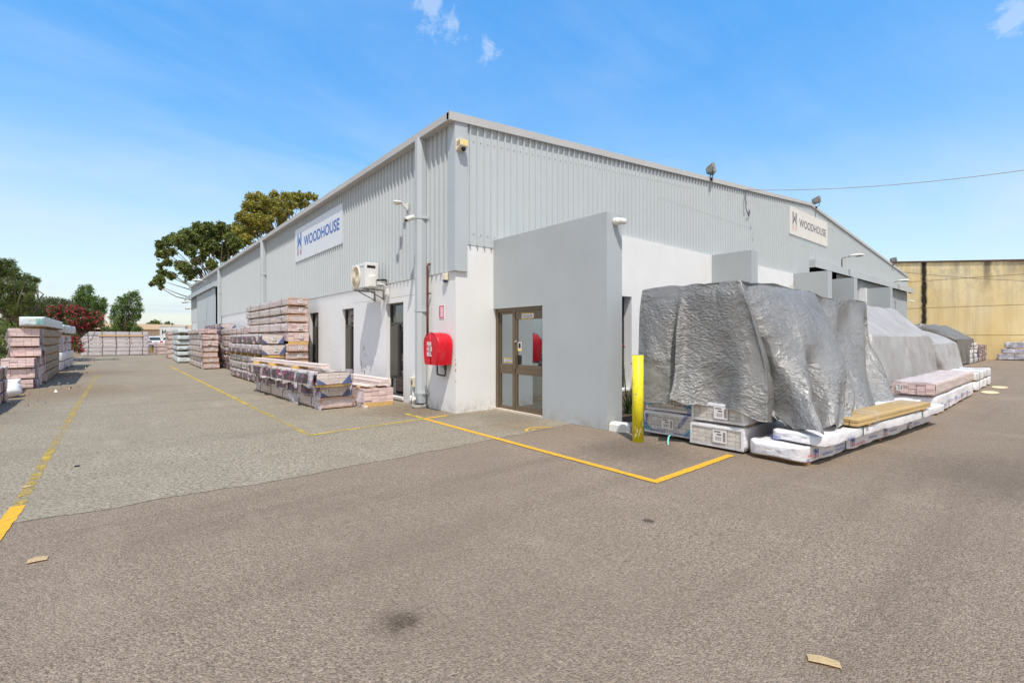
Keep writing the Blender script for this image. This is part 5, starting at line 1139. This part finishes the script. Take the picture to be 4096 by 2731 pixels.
g = G(); g.prism([(41.22, 16, zt(16) + .001), (41.22, -26, zt(-26) + .001), (41.22, -26, zt(-26) + .11), (41.22, 16, zt(16) + .11)], (14.1, 0, 0)); g.build('roof', M['rust_cap'], yb)
for y_ in (-6.2, 5.4, -12.0):
    g = G(); g.box(41.285, 41.3, y_ - .02, y_ + .02, 0, zt(y_)); g.build('panel_joint', M['pinedark'], yb)

# ---------------------------------------------------------------- trees
def leaves(name, clumps, per, size, m, parent, asp=.55, droop=0., flat=1., hollow=.35, up=.2):
    """many small leaf blades through the volume of each clump (x, y, z, r)"""
    vs = []
    for (cx, cy, cz, r_) in clumps:
        k = max(6, int(per * (r_ ** 2)))
        d = rng.normal(size=(k, 3)); d /= np.linalg.norm(d, axis=1)[:, None]; rad = r_ * (hollow + (1 - hollow) * rng.random(k) ** .6)
        rad *= 1 + .22 * np.sin(d[:, 0] * 5 + cx * 3) * np.cos(d[:, 2] * 6 + cy)
        c = np.array([cx, cy, cz]) + d * rad[:, None] * np.array([1, 1, flat])
        a = rng.normal(size=(k, 3)); a[:, 2] = a[:, 2] * (1 - droop) - droop * 1.4; a /= np.linalg.norm(a, axis=1)[:, None]
        b = np.cross(a, rng.normal(size=(k, 3)) + d * up + np.array([0, 0, up])); b /= np.linalg.norm(b, axis=1)[:, None]
        L = size * (.6 + .8 * rng.random(k))[:, None]
        bend = np.cross(a, b) * L * .18
        vs.append(np.stack([c - a * L * .5, c + b * L * asp * .5 + bend, c + a * L * .5, c - b * L * asp * .5 + bend], 1))
    V = np.concatenate(vs); k = len(V); me = bpy.data.meshes.new(name)
    me.vertices.add(k * 4); me.vertices.foreach_set('co', V.reshape(-1).astype(np.float32)); me.loops.add(k * 4); me.loops.foreach_set('vertex_index', np.arange(k * 4, dtype=np.int32))
    me.polygons.add(k); me.polygons.foreach_set('loop_start', np.arange(0, k * 4, 4, dtype=np.int32)); me.polygons.foreach_set('loop_total', np.full(k, 4, dtype=np.int32)); me.update(); me.validate()
    me.materials.append(M[m]); return link(name, me, parent)
def limbs(parent, base, fork, tips, r0, m='bark', wig=.4):
    g = G(); base = Vector(base); fork = Vector(fork); g.tube([base, base.lerp(fork, .5) + Vector((.15 * wig, .1 * wig, 0)), fork], [r0, r0 * .8, r0 * .62], 10)
    for tp in tips:
        tp = Vector(tp); mid = fork.lerp(tp, .5) + Vector((random.gauss(0, wig), random.gauss(0, wig), random.gauss(0, wig) * .6 + (tp - fork).length * .05)); g.tube([fork - (fork - base).normalized() * r0, fork.lerp(mid, .5), mid, mid.lerp(tp, .6), tp], [r0 * .3, r0 * .22, r0 * .14, r0 * .09, r0 * .03], 6)
    return g.build('trunk', M[m], parent)
def tree_px(label, name, pts, zoom, t0, jit, m, per, size, trunk_at, r0, fork_k=.5, **kw):
    """crown given as clumps seen at distance t0, spread in depth"""
    x0, y0, s = zoom; cl = []
    for (a, b, r_) in pts:
        t = t0 + random.gauss(0, jit); p = CAM + pdir(x0 + a / s, y0 + b / s) * t; cl.append((p.x, p.y, p.z, r_ / s / 1900 * t))
    base = CAM + pdir(*trunk_at) * t0; base.z = -.01
    cx = Vector((sum(c[0] for c in cl), sum(c[1] for c in cl), sum(c[2] for c in cl))) / len(cl)
    T = thing(name, label, 'tree', base); off = base
    loc = [(a - off.x, b - off.y, c - off.z, r_) for a, b, c, r_ in cl]
    leaves('crown', loc, per, size, m, T, **kw)
    fork = (cx - off); fork = Vector((fork.x * .35, fork.y * .35, fork.z * fork_k)); limbs(T, (0, 0, 0), fork, [(a, b, c) for a, b, c, r_ in loc], r0, wig=.5)
    return T
DARK = [(700,520,84),(820,510,74),(565,590,84),(900,540,74),(1000,540,84),(335,685,66),(240,720,55),(480,680,84),(640,640,84),(760,590,74),(270,820,80),(380,800,56),(600,790,78),(870,720,74),(940,800,82),(1040,760,84),(1110,780,74),(760,850,46),(660,920,52),(860,960,74),(540,1000,86),(600,1080,72),(240,960,38),(270,1060,64),(230,1140,62),(150,1180,36),(250,1220,36),(385,1090,52),(460,950,54),(330,930,52),(1010,870,60),(700,700,74),(960,470,40),(520,740,60),(820,660,60),(690,1030,44),(1150,700,80),(1080,640,80),(900,620,80),(800,780,70),(420,640,70),(720,900,50)]
tree_px('broad dark green tree rising behind the far end of the long wall', 'fig_tree', DARK, (560, 740, 3.), 56, 2.2, 'leaf_dark', 620, .36, (930, 1340), .4, .45, asp=.62, hollow=.1)
GOLD = [(1330,160,70),(1420,150,72),(1500,190,74),(1610,125,62),(1640,220,74),(1740,140,62),(1830,150,70),(1920,140,62),(2020,135,54),(2090,150,44),(1300,270,82),(1400,290,90),(1500,310,82),(1230,400,90),(1340,420,100),(1460,430,100),(1560,410,54),(1650,320,70),(1750,260,72),(1830,240,62),(1700,380,72),(1790,330,54),(1250,560,100),(1380,540,100),(1480,500,82),(1160,600,82),(1130,660,54),(1280,660,82),(1200,720,56),(1900,230,60),(1980,220,56),(1720,460,70),(1560,560,60),(1560,250,70),(1600,330,60),(1150,520,70),(1080,600,60)]
tree_px('taller golden green tree rising above the roof beside the dark one', 'tall_tree', GOLD, (560, 740, 3.), 62, 2.2, 'leaf_gold', 620, .34, (1180, 1340), .5, .5, asp=.5, hollow=.2)
WIL = [(40,230,120),(150,210,90),(60,380,150),(200,380,110),(240,300,60),(330,470,110),(420,420,70),(500,470,70),(560,470,58),(590,480,40),(120,560,150),(280,600,130),(420,590,110),(500,640,70),(100,760,150),(250,780,140),(380,780,130),(480,820,110),(120,930,130),(260,940,130),(400,950,120),(150,1060,100),(-80,300,150),(-90,600,160),(-80,900,150),(520,560,60),(470,710,60),(500,930,110),(420,1050,110),(300,1080,110)]
tree_px('large drooping olive green tree at the left picture edge', 'willow_tree', WIL, (0, 1000, 3.92), 25, .8, 'leaf_olive', 3600, .17, (60, 1400), .24, .5, asp=.17, droop=.55, hollow=.15)
OLE = [(620,860,90),(720,820,90),(820,800,80),(930,830,90),(1040,850,90),(640,960,110),(760,950,110),(880,950,110),(1000,960,110),(1120,960,100),(1230,960,100),(1340,980,90),(1430,1010,80),(1520,1050,80),(700,1080,110),(850,1090,120),(1000,1100,120),(1130,1120,110),(1260,1120,110),(1400,1130,110),(1500,1140,90),(1580,1120,60),(1050,1230,110),(1180,1260,110),(1300,1240,90),(1400,1200,80),(1130,1380,100),(1200,1480,90),(1150,1540,80),(1250,1560,60),(560,1000,80),(1100,1480,90),(1600,1200,40),(1560,1000,60),(1590,1040,46),(560,1080,110),(650,1180,100),(820,1200,110),(930,1250,100),(1000,1330,100),(960,1420,90)]
T = tree_px('bushy oleander covered in pink red flowers behind the left stacks', 'oleander', OLE, (0, 1000, 3.92), 31, 1., 'leaf_oleander', 2800, .17, (250, 1400), .1, .3, asp=.24, hollow=.3)
T['category'] = 'bush'
cr = [c for c in T.children if c.name.startswith('crown')][0]; co = np.empty(len(cr.data.vertices) * 3, dtype=np.float32); cr.data.vertices.foreach_get('co', co); co = co.reshape(-1, 4, 3).mean(1)
dv = np.array(pdir(300, 1300)); dep = co @ dv; sel = co[dep < np.percentile(dep, 45)]; idx = rng.choice(len(sel), 330)
leaves('flowers', [(p[0] - dv[0] * .12, p[1] - dv[1] * .12, p[2], .10 + .05 * rng.random()) for p in sel[idx]], 420, .085, 'petal', T, asp=.8, hollow=.1)
GR1 = [(1300,610,70),(1390,590,60),(1240,680,60),(1320,700,80),(1420,650,60),(1200,760,70),(1300,790,90),(1400,760,80),(1490,760,60),(1180,860,80),(1290,880,90),(1400,860,90),(1500,850,80),(1600,800,60),(1640,780,40),(1630,870,60),(1560,900,80),(1620,950,60),(1580,990,60),(1500,960,80)]
tree_px('bright green tree just behind the flowering oleander', 'young_tree', GR1, (0, 1000, 3.92), 46, .8, 'leaf_green', 1600, .21, (360, 1400), .12, .35, asp=.28, hollow=.15, droop=.3)
GR2 = [(2060,700,60),(2120,680,60),(1990,740,70),(2160,760,60),(1890,790,70),(1950,830,80),(2060,800,80),(2180,860,60),(2210,940,50),(1830,900,80),(1920,940,90),(2040,920,80),(2130,960,80),(1780,960,60),(1790,1060,80),(1900,1060,90),(2020,1060,90),(2130,1060,70),(2180,1030,40),(1830,1160,90),(1950,1170,100),(2060,1160,80),(1790,1230,60),(1900,1260,90),(2030,1260,90),(2130,1250,70),(2190,1240,50),(1680,1230,50),(1640,1250,40)]
tree_px('free standing green tree behind the lane end row of packs', 'young_tree', GR2, (0, 1000, 3.92), 54, .8, 'leaf_green', 1250, .23, (505, 1395), .14, .35, asp=.26, hollow=.15, droop=.3)
HED = [(20,1120,70),(80,1130,50),(120,1160,40),(230,1150,30),(250,1190,26),(30,1230,90),(140,1230,60),(220,1230,40),(40,1350,110),(130,1340,80),(200,1320,50),(30,1480,110),(110,1460,80),(40,1600,110),(100,1600,80),(60,1720,100),(-60,1300,120),(-60,1550,120)]
T = tree_px('light green conifer like shrub behind the stack at the left edge', 'conifer_shrub', HED, (0, 1000, 3.92), 21, .5, 'leaf_green', 2400, .13, (20, 1440), .06, .3, asp=.2, hollow=.2, droop=-.4); T['category'] = 'bush'
# far end of the lane: beige building, lettered container, cars, palm, far trees
bb = thing('beige_building', 'long low beige building with dark open bay in the far distance', 'building', (-9, 118, 0), R(-3))
g = G(); g.box(-22, 16.5, 0, 10, 0, 3.15); g.build('wall', M['beige'], bb)
g = G(); g.prism([(-22.6, -.8, 3.2), (22, -.8, 3.2), (22, -.8, 4.15), (-22.6, -.8, 4.75)], (0, 12, 0)); g.build('roof', M['beigeroof'], bb)
g = G(); g.box(-9, 6.4, -.06, -.02, 1.4, 3.12); g.build('open_bay_shade', M['dark'], bb)  # dark slab on the solid wall stands in for the bay's shade
g = G(); [g.box(x - .1, x + .1, -.2, -.06, 0, 3.15) for x in (-2, 2.2, 6.4)]; g.box(-9, 6.4, -.16, -.08, 2.1, 2.25); g.build('post', M['beige'], bb)
hu = thing('lettered_shed', 'grey white shed wall lettered Hume behind the parked cars', 'shed', tuple(aim(690, 1350, 92).xy) + (0,), R(-10))
g = G(); g.box(-2.0, 2.0, 0, 6, 0, 3.62); g.prism([(-2.05, -.05, 3.62), (2.05, -.05, 3.62), (2.05, -.05, 3.8), (-2.05, -.05, 3.66)], (0, 6, 0)); g.build('wall', plain('pale_sheet', lin(206, 206, 204), .6, var=.12, vs=.7), hu)
g = G(); text_into(g, 'Hume', Matrix.Translation((-1.62, -.07, 2.2)) @ Matrix.Rotation(R(90), 4, 'X'), 2.2, .78, 0, .03); g.build('lettering', M['ink_black'], hu)
g = G(); g.tube([(-.1, .3, 3.6), (-.1, .3, 4.1)], .06, 6); g.sphere((-.1, .3, 4.2), (.16, .16, .18)); g.build('vent', M['black'], hu)
def suv(loc, rz, label, grp='cars parked beyond the lane'):
    c = thing('parked_car', label, 'car', loc, rz, grp)
    prof = [(-.0, .42), (.02, .78), (.10, .98), (.34, 1.05), (.62, 1.60), (.80, 1.68), (2.5, 1.70), (2.9, 1.6), (3.5, 1.10), (4.5, .98), (4.72, .72), (4.7, .38)]
    g = G(); W = .92
    def hw(z, y): return W * (1 if z < 1.06 else 1 - .24 * (z - 1.06) / .64)
    V = [[g.bm.verts.new((sx * hw(z, y), y, z)) for y, z in prof] for sx in (-1, 1)]; g.bm.faces.new(V[0]); g.bm.faces.new(V[1][::-1]); k = len(prof)
    for i in range(k): g.bm.faces.new((V[0][i], V[0][(i+1) % k], V[1][(i+1) % k], V[1][i]))
    g.build('body', M['car_white'], c, bevel=.05)
    g = G(); g.face([(-.76, .325, 1.10), (.76, .325, 1.10), (.66, .585, 1.555), (-.66, .585, 1.555)]); o = g.build('rear_window', M['carglass'], c, loc=(0, -.012, .006))
    for sx in (-1, 1):
        g = G(); g.face([(sx * (hw(z, 0) + .006), y, z) for y, z in ((.62, 1.12), (3.3, 1.12), (2.8, 1.55), (.85, 1.58))][::sx]); g.build('side_window', M['carglass'], c)
        g = G(); g.box(sx * .62 - .2, sx * .62 + .2, -.012, .06, .80, 1.0) if False else g.prism([(sx * .9, -.012, .76), (sx * .52, -.016, .80), (sx * .52, .03, .96), (sx * .9, .05, 1.02)], (0, .1, 0)); g.build('tail_lamp', M['tail'], c)
        for y in (.95, 3.75):
            g = G(); g.cyl((sx * .72, y, .34), (sx * .93, y, .34), .34, 20); w_ = g.build('wheel', M['rubber'], c); g = G(); g.cyl((sx * .925, y, .34), (sx * .936, y, .34), .2, 16); g.build('rim', M['steel'], w_)
    g = G(); g.box(-.9, .9, -.07, .1, .34, .62); g.build('bumper', plain('silver_bumper', (.45, .46, .47, 1), .35), c, bevel=.03)
    g = G(); g.box(-.85, .85, .0, .3, .22, .36); g.build('underside', M['black'], c)
    g = G(); g.box(-.26, .26, -.022, -.008, .78, .90); g.build('number_plate', M['paper'], c)
    return c
p = aim(624, 1350, 73); c1_ = suv((p.x, p.y, 0), R(14), 'white four wheel drive parked tail on beyond the small pink stack')
p = aim(662, 1350, 80); c2_ = copy_tree(c1_); c2_.location = (p.x, p.y, 0); c2_.rotation_euler = (0, 0, R(-40)); c2_['label'] = 'pale car half hidden to the right of the white four wheel drive'
for (xa, ya, lab_) in ((598, 1346, 'stacked wooden crate frames behind the white four wheel drive'), (583, 1350, 'small wooden crate frame left of the white four wheel drive')):
    p = aim(xa, 1350, 84); cr = thing('crate_frame', lab_, 'crate', (p.x, p.y, 0)); g = G()
    for z in (.05, .7, 1.35, 2.0): g.box(-.8, .8, 0, .06, z, z + .09)
    for x_ in (-.8, -.25, .3, .72): g.box(x_, x_ + .08, -.03, 0, .05, 2.1)
    g.build('slats', M['brownwood'], cr)
# palm at the far corner of the warehouse
pm = thing('palm_tree', 'small palm with arching fronds beside the far end of the long wall', 'palm', tuple(aim(748, 1350, 62).xy) + (0,))
g = G(); g.tube([(0, 0, -.01), (.05, 0, 1.2), (0, 0, 2.2)], [.2, .16, .18], 10); g.build('trunk', M['bark'], pm)
g = G()
for k in range(30):
    a = k * 2.4; d = Vector((math.cos(a), math.sin(a), 0)); L = random.uniform(1.2, 1.9); el = random.uniform(-.2, 1.2); s_ = Vector((-d.y, d.x, 0)); pr = Vector((0, 0, 2.2))
    for i in range(1, 9):
        u = i / 8; q = Vector((0, 0, 2.2)) + d * L * u * math.cos(el * (1 - u * .5)) + Vector((0, 0, L * (math.sin(el) * u - .75 * u * u)))
        for sx in (-1, 1): e = q + s_ * sx * .34 * (1 - u * .6) - Vector((0, 0, .16)); g.face([pr, q, e])
        pr = q
g.build('crown', M['leaf_green'], pm)
def blob_tree(x, w_, h, t, label):
    b = aim(x, 1350, t); T = thing('distant_tree', label, 'tree', (b.x, b.y, 0)); cl = []
    for k in range(14):
        u = random.uniform(-1, 1); cl.append((u * w_ * .75, random.uniform(-.6, .6) * w_ * .5, h * .45 + h * .45 * (1 - u * u) * random.uniform(.6, 1.), w_ * .32))
    leaves('crown', cl, 26, 1.0, 'leaf_dark', T, asp=.7, hollow=.2); limbs(T, (0, 0, -.01), (0, 0, h * .4), [c[:3] for c in cl], .4)
blob_tree(640, 5.5, 7.4, 170, 'small rounded dark tree showing above the beige building roof')
g = G()
for k in range(420):
    p = aim(random.uniform(590, 626), 1350, random.uniform(48, 60)); a = random.uniform(0, 6.28); h = random.uniform(.1, .4); d = Vector((math.cos(a), math.sin(a), 0)) * .03
    g.face([(p.x - d.x, p.y - d.y, -.01), (p.x + d.x, p.y + d.y, -.01), (p.x + random.gauss(0, .12), p.y + random.gauss(0, .12), h)])
tag(g.build('dry_grass', M['dry_grass']), 'dry yellow grass between the lane end row and the cars', 'grass', kind='stuff')
